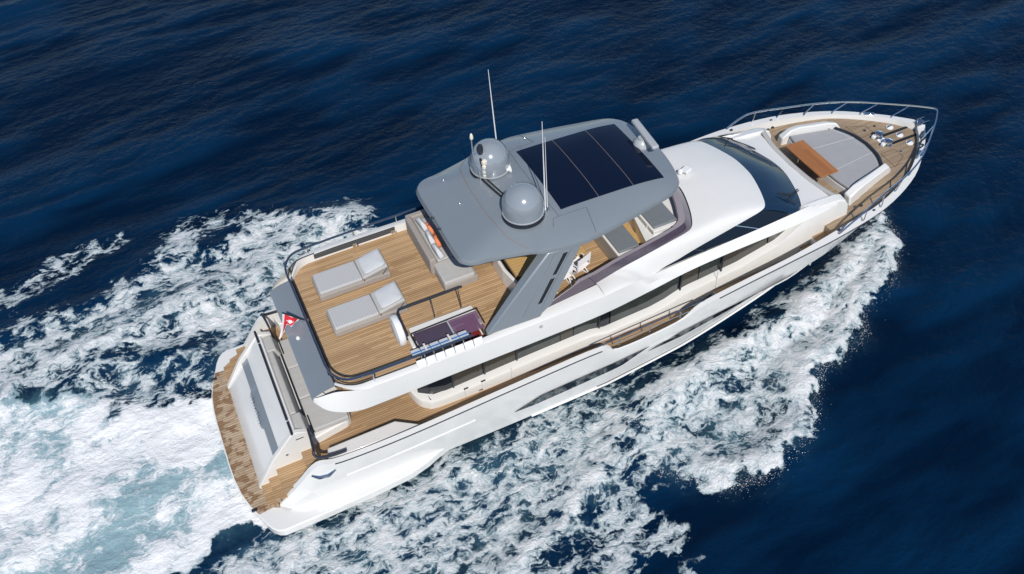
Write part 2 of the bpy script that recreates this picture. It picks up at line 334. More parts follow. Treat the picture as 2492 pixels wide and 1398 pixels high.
# unreadable chrome name letters standing along the lip
for i in range(10):
    lt = G(); y = .56 - i * .118; p0 = Vector((1.52, y, 1.385)); up = Vector((.55, 0, .78)); wd = .032
    k = (i * 7 + 3) % 5
    lt.tube([p0 + Vector((-.02, 0, .015)), p0 + up * .14 + Vector((-.02, 0, .015))], .012, 5)
    if k in (0, 2): lt.tube([p0 + up * .14, p0 + up * .14 + Vector((0, -.06, 0))], .011, 5)
    if k in (1, 2, 4): lt.tube([p0 + up * .07, p0 + up * .07 + Vector((0, -.06, 0)), p0 + Vector((0, -.075, 0))], .011, 5)
    if k in (3, 4): lt.tube([p0 + up * .14 + Vector((0, -.07, 0)), p0 + Vector((0, -.07, 0))], .011, 5)
    obj('letter', lt, STEEL, tm, smooth=0)
hr = G()
for a, b in ((-2.08, -1.62), (-1.54, 1.52), (1.60, 2.08)):
    hr.tube([(2.30 + .0 * q, q, 2.44) for q in np.linspace(a, b, 8)], .035, 8)
obj('transom_handrail', hr, NAVY, tm)

# ---- boarding steps each side
for sy in (1, -1):
    for (x0, x1, z, nm) in ((1.0, 1.3, .70, 0), (1.26, 1.6, .90, 1), (1.55, 2.35, 1.18, 2)):
        st = obj('boarding_step', G().prism([(x0 + .015, sy * 2.05), (x1, sy * 2.05), (x1, sy * 2.86), (x0 + .015, sy * (2.70 + .05 * nm))], .4, z - .02), TEAKW, Y, smooth=0)
        obj('tread', G().prism([(x0, sy * 2.06), (x1, sy * 2.06), (x1, sy * 2.90), (x0, sy * (2.72 + .05 * nm))], z - .02, z), TEAK, st, smooth=0)
    # gate : dark post and smoked panel
    gt = obj('cockpit_gate', G().tube([(2.74, sy * 2.08, 2.42), (2.72, sy * 2.4, 2.36), (2.68, sy * 2.78, 2.32)], .035, 8).tube([(2.74, sy * 2.08, 2.42), (2.75, sy * 2.09, 1.5)], .025, 8), NAVY, Y)
    obj('smoked_panel', G().slab([(2.745, sy * 2.12, 2.36), (2.72, sy * 2.75, 2.28), (2.76, sy * 2.7, 1.55), (2.77, sy * 2.14, 1.55)], [(2.765, sy * 2.12, 2.36), (2.74, sy * 2.75, 2.28), (2.78, sy * 2.7, 1.55), (2.79, sy * 2.14, 1.55)]), PURP, gt, smooth=0)
    # rail curling round the aft end of the bulwark
    obj('quarter_rail', G().tube(cr([(2.68, sy * 2.78, 2.32), (2.66, sy * 2.84, 2.24), (2.78, sy * 2.92, 2.12), (3.1, sy * 2.95, 2.06), (3.5, sy * 2.96, 2.04)], 4), .045, 8), NAVY, Y)

# ---- cockpit and side decks
side = [(2.35, 2.85), (3.2, 2.96), (5, 3.06), (8.5, 3.08), (14.7, 3.05), (15.85, 3.02), (15.85, 2.0), (2.35, 2.0)]
ck = obj('side_deck', G().prism([(2.35, 2.85), (3.2, 2.97), (5, 3.06), (8.5, 3.09), (11.2, 3.09), (11.9, 3.24), (13.9, 3.23), (14.8, 3.06), (15.85, 3.04), (15.85, -3.04), (14.8, -3.06), (13.9, -3.23), (11.9, -3.24), (11.2, -3.09), (8.5, -3.09), (5, -3.06), (3.2, -2.97), (2.35, -2.85)], 1.45, 1.5), TEAKS, Y, smooth=0)
for sy in (1, -1):
    sd = obj('raised_side_deck', G().prism([(15.85, sy * 3.04), (17.5, sy * 2.95), (18.4, sy * 2.82), (19.2, sy * 2.66), (19.2, sy * 1.9), (15.85, sy * 2.1)], 1.74, 1.8), TEAKS, Y, smooth=0)
    obj('riser', G().box((15.84, sy * 2.65, 1.64), (.03, .76, .26)), CREAM, sd, smooth=0)
    for x, z, dx in ((19.2, 2.08, .45), (19.62, 2.36, .5)):
        a = obj('side_step', G().prism([(x, sy * 2.80), (x + dx, sy * 2.76), (x + dx, sy * 1.9), (x, sy * 1.9)], z - .05, z), TEAKS, Y, smooth=0)
        obj('riser', G().box((x - .012, sy * 2.5, z - .15), (.025, .84, .25)), CREAM, a, smooth=0)
    # moulded locker inside the bulwark aft
    obj('bulwark_locker', G().slab([(2.95, sy * 2.96, 1.46), (5.75, sy * 3.04, 1.46), (5.1, sy * 2.52, 1.46), (3.05, sy * 2.52, 1.46)], [(2.95, sy * 2.96, 1.90), (5.7, sy * 3.03, 1.92), (5.05, sy * 2.55, 1.90), (3.05, sy * 2.55, 1.88)]), CREAM, Y, bevel=.03)
# foredeck : one sheet rising with the sheer
def fz(x, y): return 2.62 + .30 * min(1, max(0, (x - 20.2) / 3.2))
fd_out = [(20.1, 2.86), (21, 2.78), (22, 2.55), (23, 2.18), (23.8, 1.80), (24.6, 1.24), (25.2, .74), (25.62, .3)]
rowsf = []
for x, y in [(p[0], p[1]) for p in resample([(a, b, 0) for a, b in fd_out], 40)]:
    rowsf.append([(x, y * q, fz(x, 0)) for q in np.linspace(-1, 1, 13)])
fd = obj('foredeck', G().loft(rowsf).cap([(p[0], p[1], p[2]) for p in rowsf[0]] + [(rowsf[0][-1][0], rowsf[0][-1][1], 2.35), (rowsf[0][0][0], rowsf[0][0][1], 2.35)]), TEAKW, Y, smooth=0)

# ---- cockpit sofa
sf = obj('cockpit_sofa', G().prism([(2.46, 1.88), (3.85, 1.84), (3.98, 1.70), (3.98, -1.70), (3.85, -1.84), (2.9, -2.0), (2.46, -2.0)], 1.45, 1.80), CREAM, Y, bevel=.05)
for a, b in ((-1.86, -.64), (-.62, .6), (.62, 1.8)):
    obj('seat_cushion', G().prism([(2.82, a), (3.92, a), (3.92, b), (2.82, b)], 1.79, 1.98), FAB, sf, bevel=.04, seg=3)
for a, b in ((-1.96, -1.30), (-1.28, 1.22), (1.24, 1.88)):
    e = .0 if abs(a) < 1.29 and b < 1.23 else .10
    obj('back_cushion', G().slab([(2.44, a, 1.9), (2.72 + e, a, 1.9), (2.72 + e, b, 1.9), (2.44, b, 1.9)], [(2.44, a, 2.3), (2.60 + e, a, 2.3), (2.60 + e, b, 2.3), (2.44, b, 2.3)]), FAB, sf, bevel=.04, seg=3)
obj('cushion_gap_shade', G().box((2.79, 0, 1.985), (.05, 2.5, .02)).box((2.87, 1.55, 1.985), (.04, .64, .02)).box((2.87, -1.62, 1.985), (.04, .66, .02)), BLACK, sf, smooth=0)  # black strips painting the shade between seat and back cushions

# ---- main deckhouse
WB = cr([(5.75, .0, 1.45), (5.78, 1.2, 1.45), (5.86, 1.9, 1.45), (6.1, 2.28, 1.45), (6.6, 2.41, 1.45), (9, 2.43, 1.45), (12, 2.42, 1.45), (15, 2.40, 1.45), (16, 2.38, 1.7), (17, 2.36, 1.7), (18, 2.33, 1.7), (19, 2.30, 1.7), (19.6, 2.27, 1.9), (20.4, 2.22, 2.2)], 6)
SZ = [(5.7, 1.84), (6.6, 1.82), (7.9, 1.88), (9.6, 1.95), (11.55, 1.99), (11.85, 1.84), (13.9, 1.92), (14.75, 2.22), (16.8, 2.36), (18.2, 2.68), (19.2, 3.36), (19.6, 3.42), (20.5, 3.42)]
rr = []
for p in WB:
    z = lerp_tab(SZ, p.x); k = 1 if p.y > .3 else p.y / .3
    yi = max(p.y - .24, 0) if p.x > 5.9 else p.y * .93
    xi = p.x + (.22 if p.x < 6.2 else 0)
    rr.append([(p.x, p.y, p.z), (p.x, p.y + .02, z - .06), (p.x + .01, p.y + .005, z - .01), (p.x + .05, max(p.y - .05, 0), z + .02), (xi, yi, z + .035)])
dh = obj('deckhouse', G().loft(rr).mirror(), CREAM, Y, smooth=40)
# overhanging flybridge edge : lower line L and upper line U
LL = [(3.10, 0, 3.66), (3.10, 1.2, 3.66), (3.10, 2.0, 3.66), (3.12, 2.24, 3.63), (3.45, 2.62, 3.48), (4.1, 2.86, 3.38), (5, 2.92, 3.40), (7, 2.93, 3.42), (9.5, 2.93, 3.42), (11.5, 2.90, 3.42), (13, 2.74, 3.38), (14.5, 2.58, 3.40), (16, 2.50, 3.41), (18, 2.46, 3.42), (19.2, 2.40, 3.42), (20.1, 2.30, 3.40)]
UU = [(3.16, 0, 3.72), (3.16, 1.2, 3.72), (3.14, 2.0, 3.72), (3.16, 2.22, 3.74), (3.72, 2.48, 3.98), (4.25, 2.76, 4.10), (5, 2.88, 4.12), (7, 2.88, 4.10), (9.5, 2.86, 4.08), (11.6, 2.84, 4.08), (12.7, 2.64, 3.92), (13.52, 2.32, 3.56), (15, 2.27, 3.60), (17, 2.25, 3.67), (18.6, 2.20, 3.72), (19.4, 2.06, 3.62)]
Lc, Uc = cr(LL, 5), cr(UU, 5)
mid = [a.lerp(b, .5) + Vector((0, .02 if a.y > 1 else 0, 0)) for a, b in zip(Lc, Uc)]
inn = [Vector((a.x + (.25 if a.x < 4 else 0), max(a.y - .30, 0), a.z + .02)) for a in Lc]
br = obj('flybridge_side', G().loft([inn[15:], Lc[15:], mid[15:], Uc[15:]]).mirror(), WHITE, Y, smooth=30)
# underside
und = [(p.x, p.y) for p in inn[5:]]
obj('overhang_underside', G().prism([(p.x, max(p.y, .01), ) for p in inn[2:70]] + [(19.0, 0.01)], lambda x, y: 3.42, lambda x, y: 3.47).mirror(), CREAM, br, smooth=0)
# fly deck teak with the stair opening on the starboard side
FD = [(3.80, 2.05), (3.98, 2.42), (4.25, 2.66), (4.7, 2.70), (7, 2.68), (9, 2.60), (11, 2.40), (12.4, 2.14), (14.6, 1.80), (15.2, 1.3), (15.4, 0)]
FDs = [(15.2, -1.3), (14.6, -1.80), (12.4, -2.14), (11, -2.40), (9, -2.60), (8.12, -2.64), (8.12, -1.50), (6.18, -1.50), (6.18, -2.67), (4.7, -2.70), (4.25, -2.66), (3.98, -2.42), (3.80, -2.05)]
fly = obj('flybridge_deck', G().prism(FD + FDs, 3.60, 3.85), TEAK, Y, smooth=0)
# coaming : crown and inner wall
CT = [(3.78, 2.18, 3.93), (4.25, 2.74, 4.10), (5, 2.86, 4.13), (7, 2.86, 4.11), (9.5, 2.84, 4.09), (11.62, 2.83, 4.085)]
rc = []
for (x, y, z) in cr(CT, 6):
    q = .06 + .12 * min(1, max(0, (x - 3.8) / .8)) + max(0, (x - 8)) * .085
    wl = min(1, max(.0, (x - 3.8) / .5))
    rc.append([(x, y + .012, z - .02), (x, y - .03, z + .015 * wl), (x + .02, max(y - q, .3), z + .02 * wl), (x + .03, max(y - q - .02, .3), 3.8)])
obj('flybridge_coaming', G().loft([[(x, -y, z) for x, y, z in q] for q in rc]), WHITE, Y, smooth=40)
co = obj('flybridge_coaming', G().loft(rc), WHITE, Y, smooth=40)
# ventilation grille with slats set into the port coaming
vt = obj('vent_grille', G().slab([(4.68, 2.650, 3.93), (7.28, 2.645, 3.93), (7.28, 2.655, 4.11), (4.68, 2.66, 4.11)], [(4.68, 2.70, 3.93), (7.28, 2.70, 3.93), (7.28, 2.70, 4.115), (4.68, 2.70, 4.115)]), VENT, co, smooth=0)
for z in (3.965, 4.01, 4.055, 4.095):
    obj('vent_slat', G().box((5.98, 2.64, z), (2.56, .018, .008)), SEAMG0, vt, smooth=0)
for x in (5.95, 7.2):
    obj('vent_fitting', G().box((x, 2.62, 4.0), (.14, .05, .14), .2).box((x + .08, 2.6, 3.95), (.06, .05, .06)), STEEL, vt, bevel=.01)
# grey aft overhang panel
ap = [[(3.10, y, 3.665), (3.17, y, 3.735), (3.45, y, 3.83), (3.78, y, 3.885)] for y in np.linspace(-2.2, 2.2, 15)]
po = obj('aft_overhang_panel', G().loft(ap), GREY, Y)
obj('panel_edge', G().box((3.80, 0, 3.86), (.05, 4.4, .07)), NAVY, po)
obj('camera_dome', G().lathe((3.36, -.05, 3.80), [(.06, 0), (.055, .04), (.03, .07), (.001, .075)], 14), WPLAST, po)
# white corner cheeks of the overhang
ch = G()
for (x, y, z) in ():
    pass

# ---- wheelhouse roof
T_ = [(11.6, 2.845, 4.075), (12.7, 2.645, 3.91), (13.52, 2.325, 3.55), (15, 2.13, 3.71), (16, 2.07, 3.87), (17, 2.0, 4.01), (17.55, 1.94, 4.08), (17.80, 1.80, 4.11), (18.0, 1.35, 4.13), (18.16, .8, 4.15), (18.24, .4, 4.16), (18.26, 0, 4.16)]
B_ = [(11.6, 2.33, 4.115), (12.1, 2.24, 4.13), (12.6, 2.155, 4.15), (13.4, 2.05, 4.17), (14.3, 1.92, 4.19), (14.95, 1.82, 4.21), (15.22, 1.68, 4.23), (15.42, 1.35, 4.26), (15.58, .95, 4.29), (15.72, .5, 4.31), (15.78, .2, 4.32), (15.79, 0, 4.32)]
Tc, Bc = cr(T_, 5), cr(B_, 5)
rw = []
for a, b in zip(Tc, Bc):
    row = []
    for q in (0, .03, .10, .25, .45, .7, 1):
        p = a.lerp(b, q); row.append((p.x, p.y, p.z + .10 * math.sin(math.pi * min(1, q * 1.0)) * (1 if a.x > 13 else .4) + (.035 * min(1, q / .1) if q else 0)))
    rw.append(row)
und2 = [[(p.x - (.02 if p.y > 1.9 else .06), p.y * .985, p.z - .05), tuple(p)] for p in Tc]
rf = obj('wheelhouse_roof', G().loft(rw).loft(und2).mirror(), WHITE, Y, smooth=40)
obj('deck_light', G().box((16.32, .38, 4.50), (.26, .24, .12), .35).lathe((16.12, .42, 4.40), [(.08, 0), (.08, .12), (.05, .16), (.001, .17)], 12), WPLAST, rf, bevel=.02)
# glass below the roof : side windows and windscreen
Uw = cr([(13.52, 2.30, 3.575), (15, 2.26, 3.605), (17, 2.24, 3.67), (18.6, 2.18, 3.715)], 8); Tw = cr([(13.52, 2.27, 3.60), (15, 2.11, 3.70), (16, 2.05, 3.86), (17.62, 1.91, 4.07)], 8)
Uw = resample(Uw, 25); Tw = resample(Tw, 25)
for sy in (1, -1):
    sw = obj('side_window', G().loft([[(p.x, sy * (p.y - .02), p.z) for p in Uw], [(p.x, sy * (p.y - .02), p.z) for p in Tw]]), GLASS, Y)
    for i in (9, 18):
        obj('window_mullion', G().tube([(Uw[i].x, sy * Uw[i].y, Uw[i].z), (Tw[i].x, sy * Tw[i].y, Tw[i].z)], .018, 6), STEEL if i > 10 else NAVY, sw)
Wl = [(18.6, 2.18, 3.715), (18.95, 2.08, 3.64), (19.2, 1.86, 3.58), (19.45, 1.40, 3.55), (19.66, .8, 3.53), (19.77, .35, 3.52), (19.80, 0, 3.52)]
Wu = [(17.62, 1.91, 4.07), (17.75, 1.80, 4.085), (17.84, 1.66, 4.09), (17.98, 1.28, 4.11), (18.13, .74, 4.13), (18.20, .35, 4.14), (18.22, 0, 4.14)]
Wl, Wu = cr(Wl, 5), cr(Wu, 5)
rows_w = [[(a.x + (b.x - a.x) * q, a.y + (b.y - a.y) * q, a.z + (b.z - a.z) * q + .05 * math.sin(math.pi * q)) for a, b in zip(Wl, Wu)] for q in (0, .25, .5, .75, 1)]
ws = obj('windscreen', G().loft(rows_w).mirror(), WSG, Y)
for y0, y1, x0, x1 in ((-1.2, -1.62, 19.50, 18.95), (1.15, 1.62, 19.52, 18.95)):
    wp = G().tube([(x0 + .12, y0, 3.56), (x0 - .1, y0 + (y1 - y0) * .3, 3.68), (x1, y1, 3.88)], .018, 6).tube([(x0 + .12, y0 - .06, 3.56), (x1 + .05, y1 - .05, 3.88)], .012, 6).tube([(18.58, y1 + (.2 if y1 < 0 else -.2), 3.99), (19.05, y1 - (.24 if y1 < 0 else -.24), 3.70)], [.012, .02], 6)
    wp.add([(18.98, y1 - .07, 3.89), (19.06, y1 + .05, 3.86), (18.6, y1 + .2, 4.0), (18.58, y1 + .17, 4.0)], [(0, 1, 2, 3)])
    obj('wiper', wp, BLACK, ws)
# white deck in front of the windscreen and the lounge seat back
So = cr([(20.42, 2.0, 3.40), (20.36, 1.6, 3.43), (20.26, .9, 3.45), (20.20, 0, 3.46)], 8)
tb = [(18.6, 2.19, 3.70), (18.97, 2.10, 3.63), (19.22, 1.88, 3.57), (19.47, 1.41, 3.54), (19.68, .8, 3.52), (19.79, .35, 3.51), (19.82, 0, 3.51)]
tb = resample(cr(tb, 4), 25); so_ = resample([(19.4, 2.12, 3.60)] + [tuple(p) for p in So], 25)
fr_ = obj('forward_trunk', G().loft([[tuple(p) for p in tb], [tuple(a.lerp(b, .5) + Vector((0, 0, -.03))) for a, b in zip(tb, so_)], [tuple(p) for p in so_], [(p.x + .02, p.y, 2.5) for p in so_]]).mirror(), WHITE, Y, smooth=40)
sbk = [[(p.x + dx, p.y, z) for p in cr([(20.60, 1.92, 0), (20.50, 1.6, 0), (20.38, .9, 0), (20.34, 0, 0)], 8)] for dx, z in ((-.14, 3.36), (-.13, 3.47), (-.02, 3.49), (.06, 3.44), (.14, 2.95))]
obj('lounge_backrest', G().loft(sbk).mirror(), FAB, fr_, smooth=60)
ls = [(20.44, 1.62), (20.78, 1.55), (20.70, .8), (20.66, 0)]
obj('lounge_seat', G().prism([tuple(p)[:2] for p in cr([(a, b, 0) for a, b in ls], 4)] + my([tuple(p)[:2] for p in cr([(a, b, 0) for a, b in ls], 4)])[::-1] , 2.6, 2.92), FABD, fr_, bevel=.03)
for sy in (1, -1):
    pr = [(18.5, 3.45), (18.5, 3.54), (19.3, 3.58), (19.9, 3.56), (20.55, 3.50), (20.80, 3.40), (20.93, 3.15), (21.0, 2.8), (21.0, 2.45), (19.75, 2.45), (19.35, 3.38)]
    obj('side_wing', G().slab([(x, sy * (1.92 - .02 * (x - 18)), z) for x, z in pr], [(x, sy * (2.30 - .03 * (x - 18) - .05 * (z > 3.3)), z - (.06 if z > 3.3 else 0)) for x, z in pr]), WHITE, fr_, bevel=.05, seg=3)

# ---- main deck windows : a run of panes in different tints under the overhang
def pane(x0, x1, m, nm='saloon_window', n=10):
    for sy in (1, -1):
        lo, hi = [], []
        for x in np.linspace(x0, x1, n):
            yb = float(np.interp(x, [6.0, 6.3, 6.8, 15, 17, 19.3], [1.9, 2.12, 2.20, 2.16, 2.12, 2.10])); z0 = lerp_tab(SZ, x) + .02
            z1 = 3.44 if x < 18 else 3.44
            lo.append((x, sy * yb, z0)); hi.append((x + .0, sy * (yb - .03), max(z1, z0 + .01)))
        yield obj(nm, G().loft([lo, hi]), m, dh)
for x0, x1, m in ((6.0, 7.0, GLASS), (7.02, 7.95, OLIVE), (7.97, 9.05, OLIVE), (9.07, 10.5, SEAG), (10.52, 10.95, OLIVE), (10.97, 11.8, SEAG), (11.84, 12.2, GLASS), (12.24, 14.65, SEAG), (14.7, 15.35, OLIVE), (15.38, 16.15, SEAG), (16.18, 17.9, OLIVE), (17.95, 19.25, OLIVE)):
    for o in pane(x0, x1, m): pass
for sy in (1, -1):
    for x in (7.0, 8.0, 9.05, 11.82, 14.68, 16.17):
        obj('window_post', G().box((x, sy * 2.215, (lerp_tab(SZ, x) + 3.44) / 2), (.05, .03, 3.44 - lerp_tab(SZ, x))), NAVY, dh, smooth=0)
    # door outline, handles, filler caps on the side wall
    obj('locker_catch', G().box((7.3, sy * 2.452, 1.92), (.14, .016, .035)).box((7.85, sy * 2.452, 1.95), (.14, .016, .035)).box((7.75, sy * 2.45, 1.58), (.12, .014, .03)), BLACK, dh, smooth=0)
    obj('door_seam', G().box((7.25, sy * 2.445, 1.72), (.008, .01, .42)).box((7.8, sy * 2.445, 1.74), (.008, .01, .46)).box((8.75, sy * 2.446, 1.78), (.008, .01, .5)).box((15.9, sy * 2.40, 2.2), (.012, .012, .86)), LIGHTG, dh, smooth=0)

# ---- flybridge rails
RT = [(3.72, 0, 4.46), (3.72, 1.2, 4.46), (3.72, 1.9, 4.46), (3.80, 2.28, 4.46), (4.05, 2.58, 4.46), (4.5, 2.68, 4.46), (6, 2.72, 4.47), (7.4, 2.72, 4.48), (8.05, 2.74, 4.48)]
RTs = [(x, -y, z) for x, y, z in RT[:-2]] + [(7.6, -2.74, 4.47)]
full = cr(list(reversed(RTs))[:-1] + RT, 6)
rl = obj('flybridge_rail', G().tube(full, .034, 8), BLUESTEEL, Y)
for (x, y) in ((3.74, .9), (3.74, -.55), (3.74, -1.75), (3.74, 2.0), (4.55, 2.72), (6.0, 2.76), (7.4, 2.76), (4.75, -2.73), (6.1, -2.75), (7.3, -2.76)):
    b = 4.1 if abs(y) > 2.5 else 3.86
    obj('stanchion', G().tube([(x, y * 1.005, b), (x, y, 4.46)], .02, 8), STEEL if abs(y) > 2.5 else NAVY, rl)
lw = [(p.x + .02, p.y * .985, 4.17) for p in full if p.x < 4.9]
obj('lower_rail', G().tube(lw, .016, 6), BLACK, rl)

# ---- stairwell
sx0, sx1, sy0, sy1 = 6.18, 8.12, -2.62, -1.50
sw = obj('stairwell', G().box((7.15, -2.05, 3.0), (1.94, 1.10, .03)), BLACK, Y, smooth=0)
for i in range(6):
    obj('stair_tread', G().box((7.9 - i * .24, -2.05, 3.72 - i * .12), (.26, .95, .05)), WINE, sw, bevel=.01)
obj('stair_coaming', G().box((7.17, -1.42, 3.93), (1.92, .22, .17)).box((6.14, -1.75, 3.9), (.1, .5, .12)).box((8.12, -1.75, 3.9), (.1, .62, .12)), CREAM, sw, bevel=.025)
obj('hatch_rail', G().tube([(6.2, -1.57, 4.05), (8.22, -1.53, 4.05)], .022, 8).tube([(6.2, -1.57, 4.05), (6.2, -2.1, 4.02)], .018, 8).tube([(8.2, -1.53, 4.05), (8.2, -2.1, 4.0)], .018, 8), NAVY, sw)
obj('smoked_hatch', G().slab([(6.26, -1.56, 3.985), (7.25, -1.56, 3.985), (7.25, -2.25, 3.93), (6.26, -2.25, 3.93)], [(6.26, -1.56, 4.0), (7.25, -1.56, 4.0), (7.25, -2.25, 3.945), (6.26, -2.25, 3.945)]), PURP, sw, smooth=0)
obj('mauve_hatch', G().slab([(7.3, -1.56, 3.985), (8.16, -1.56, 3.985), (8.16, -2.2, 3.93), (7.3, -2.2, 3.93)], [(7.3, -1.56, 4.0), (8.16, -1.56, 4.0), (8.16, -2.2, 3.945), (7.3, -2.2, 3.945)]), PINKG, sw, smooth=0)
for x, y, dx, dy in ((7.92, -1.80, .36, .40), (7.56, -1.98, .26, .24)):
    obj('wine_red_panel', G().box((x, y, 3.905), (dx, dy, .03)), WINE, sw, bevel=.005)
obj('hatch_bar', G().box((7.28, -1.9, 4.0), (.05, .72, .05)), LIGHTG, sw, bevel=.01)
for a, b in (((6.0, -2.05, 4.45), (6.03, -1.25, 4.68)),): pass
srp = cr([(6.02, -1.95, 4.45), (6.0, -1.45, 4.66), (6.05, -1.2, 4.70), (6.25, -1.16, 4.70), (7.1, -1.16, 4.70), (7.97, -1.15, 4.70)], 5)
sr = obj('stair_rail', G().tube(srp, .034, 8), NAVY, Y)
for x in (7.02, 7.83):
    obj('stanchion', G().tube([(x, -1.36, 3.98), (x, -1.16, 4.7)], .018, 8), STEEL, sr)

# ---- flybridge windshield (purple acrylic)
Bq = cr([(9.75, 2.52, 4.11), (10.7, 2.42, 4.11), (11.6, 2.325, 4.112)], 5)[:-1] + list(Bc)
top = [Vector((p.x - .30 * max(0, min(1, (p.x - 14) / 1.4)) - .02, p.y * (1 - .0 * 1) - .02, p.z + .40)) if p.y > .0 else Vector((p.x - .32, 0, p.z + .4)) for p in Bq]
hh = [min(1, max(.15, (p.x - 9.6) / 1.5)) for p in Bq]
top = [Vector((b.x + (t.x - b.x) * h, max(b.y + (t.y - b.y) * h, 0), b.z + .4 * h)) for b, t, h in zip(Bq, top, hh)]
fw = obj('flybridge_windshield', G().loft([[tuple(p) for p in Bq], [tuple(p) for p in top]]).mirror(), PURP, Y)
obj('windshield_cap', G().loft([[tuple(p) for p in top], [(p.x - (.16 if p.x > 14.6 else .03), max(p.y - (.10 if p.x > 11 else .02), 0), p.z + .004) for p in top], [(p.x - (.18 if p.x > 14.6 else .05), max(p.y - (.12 if p.x > 11 else .03), 0), p.z - .06) for p in top]]).mirror(), mat('mauve edge trim', (.26, .23, .255), .35), fw, smooth=50)
obj('dashboard', G().prism([tuple(p)[:2] for p in resample([(q.x - .2, max(q.y - .14, 0), 0) for q in Bq if q.x > 13.7], 20)] + [(13.95, 0)], 3.85, 4.38).mirror(), WHITE, Y, bevel=0, smooth=30)

# ---- seats on the flybridge forward
for nm, x0, x1, y0, y1, zt in (('helm_bench', 13.93, 14.78, -1.60, 1.2, 4.58), ('bench_seat', 12.56, 13.28, -1.95, 1.3, 4.50)):
    s_ = obj(nm, G().box(((x0 + x1) / 2, (y0 + y1) / 2, (3.85 + zt - .06) / 2), (x1 - x0, y1 - y0, zt - .06 - 3.85)), CREAM, Y, bevel=.02)
    obj('cushion', G().box(((x0 + x1) / 2 + .03, (y0 + y1) / 2 + .04, zt - .03), (x1 - x0 - .04, y1 - y0 - .12, .09)), DARKG, s_, bevel=.03, seg=3)
    obj('front_panel', G().box((x0 - .012, (y0 + y1) / 2, (3.85 + zt) / 2 - .02), (.02, y1 - y0 - .02, zt - 3.85 - .1)), mat('taupe panel ' + nm, (.42, .385, .35), .5), s_, smooth=0)
    if nm == 'helm_bench':
        for y in (-1.25, -.55, .2): obj('panel_trim', G().box((x0 - .03, y, 4.2), (.02, .03, .62)), WHITE, s_, smooth=0)
        obj('gauge', G().lathe((x0 - .03, -.85, 4.28), [(.05, 0), (.05, -.02), (.03, -.03)], 12, 'x').lathe((x0 - .03, -.95, 4.2), [(.04, 0), (.04, -.02)], 12, 'x'), NAVY, s_)
obj('footstep', G().box((13.58, -.2, 3.90), (.36, 2.2, .10)), TEAKY, Y, smooth=0)
obj('wet_bar_front', G().slab([(9.36, -.05, 3.85), (9.46, -.05, 3.85), (9.44, -.86, 3.85), (9.34, -.86, 3.85)], [(9.36, -.05, 4.45), (9.46, -.05, 4.45), (9.44, -.86, 4.45), (9.34, -.86, 4.45)]).slab([(9.34, -.86, 3.85), (9.44, -.86, 3.85), (9.56, -1.62, 3.85), (9.46, -1.62, 3.85)], [(9.34, -.86, 4.45), (9.44, -.86, 4.45), (9.56, -1.62, 4.45), (9.46, -1.62, 4.45)]), WHITE, Y, bevel=.02)

# ---- hardtop
HO = [(7.82, 0), (7.80, .8), (7.82, 1.5), (7.92, 1.72), (8.15, 1.88), (8.7, 1.97), (9.65, 2.20), (9.95, 2.35), (11.0, 2.50), (11.4, 2.49), (12.3, 2.35), (13.15, 2.18), (14.15, 1.96), (14.55, 1.70), (14.74, 1.35), (14.88, .7), (14.93, 0)]
HOf = HO + my(HO[1:-1])[::-1]; HOf = [tuple(p)[:2] for p in cr([(a, b, 0) for a, b in HOf + [HOf[0]]], 3)][:-1]
HC = (11.35, 0)
HN = np.array(HOf) - np.array(HC)
HAN = np.unwrap(np.arctan2(HN[:, 1], HN[:, 0])); HRD = np.hypot(HN[:, 0], HN[:, 1])
_o = np.argsort(np.mod(HAN, 2 * math.pi)); HAs, HRs = np.mod(HAN, 2 * math.pi)[_o], HRD[_o]
def hs(x, y):
    a = math.atan2(y - HC[1], x - HC[0]) % (2 * math.pi); return math.hypot(x - HC[0], y - HC[1]) / np.interp(a, HAs, HRs, period=2 * math.pi)
def hz(x, y): s_ = min(hs(x, y), 1); return 6.22 + .37 * (1 - s_ ** 3)
prof = [(.90, 6.02), (.97, 6.04), (1.0, 6.10), (1.0, 6.14), (.985, None), (.93, None), (.82, None), (.68, None), (.5, None), (.3, None), (.1, None)]
rh = []
for s_, z in prof:
    rh.append([(HC[0] + dx * s_, HC[1] + dy * s_, z if z is not None else 6.22 + .37 * (1 - s_ ** 3)) for dx, dy in HN])
g = G().loft(rh, close=True); n = len(HN)
g.cap([rh[-1][i] for i in range(n)]); g.cap([rh[0][i] for i in range(n)][::-1])
ht = obj('hardtop', g, GREY, Y, smooth=40)
def skin(x0, x1, y0, y1, off, nx=10, ny=14):
    t = [[(x, y, hz(x, y) + off) for y in np.linspace(y0, y1, ny)] for x in np.linspace(x0, x1, nx)]; return t
def panel(x0, x1, y0, y1, off=.02):
    t = skin(x0, x1, y0, y1, off); gg = G().loft(t)
    rim = t[0] + [r_[-1] for r_ in t[1:]] + t[-1][-2::-1] + [r_[0] for r_ in t[-2:0:-1]]
    m_ = len(rim); gg.add(list(rim) + [(x, y, z - .05) for x, y, z in rim], [(i, (i + 1) % m_, m_ + (i + 1) % m_, m_ + i) for i in range(m_)]); return gg
for x0, x1 in ((10.95, 12.60), (12.625, 13.62 - .02), (13.62 + .005, 14.21)): pass
for x0, x1 in ((10.95, 12.105), (12.12, 13.205), (13.22, 14.22)):
    obj('sunroof_panel', panel(x0, x1, -1.41, 1.41, .012), SUNG, ht, smooth=30)
for x in (12.1125, 13.2125):
    obj('sunroof_seam', panel(x - .007, x + .007, -1.41, 1.41, .016), SEAMR, ht, smooth=0)
def seam(pts, m=BRASS, r_=.009): return obj('panel_seam', G().tube([(x, y, hz(x, y) + .006) for x, y in resample([(a, b) for a, b in pts], 30)], r_, 5), m, ht)
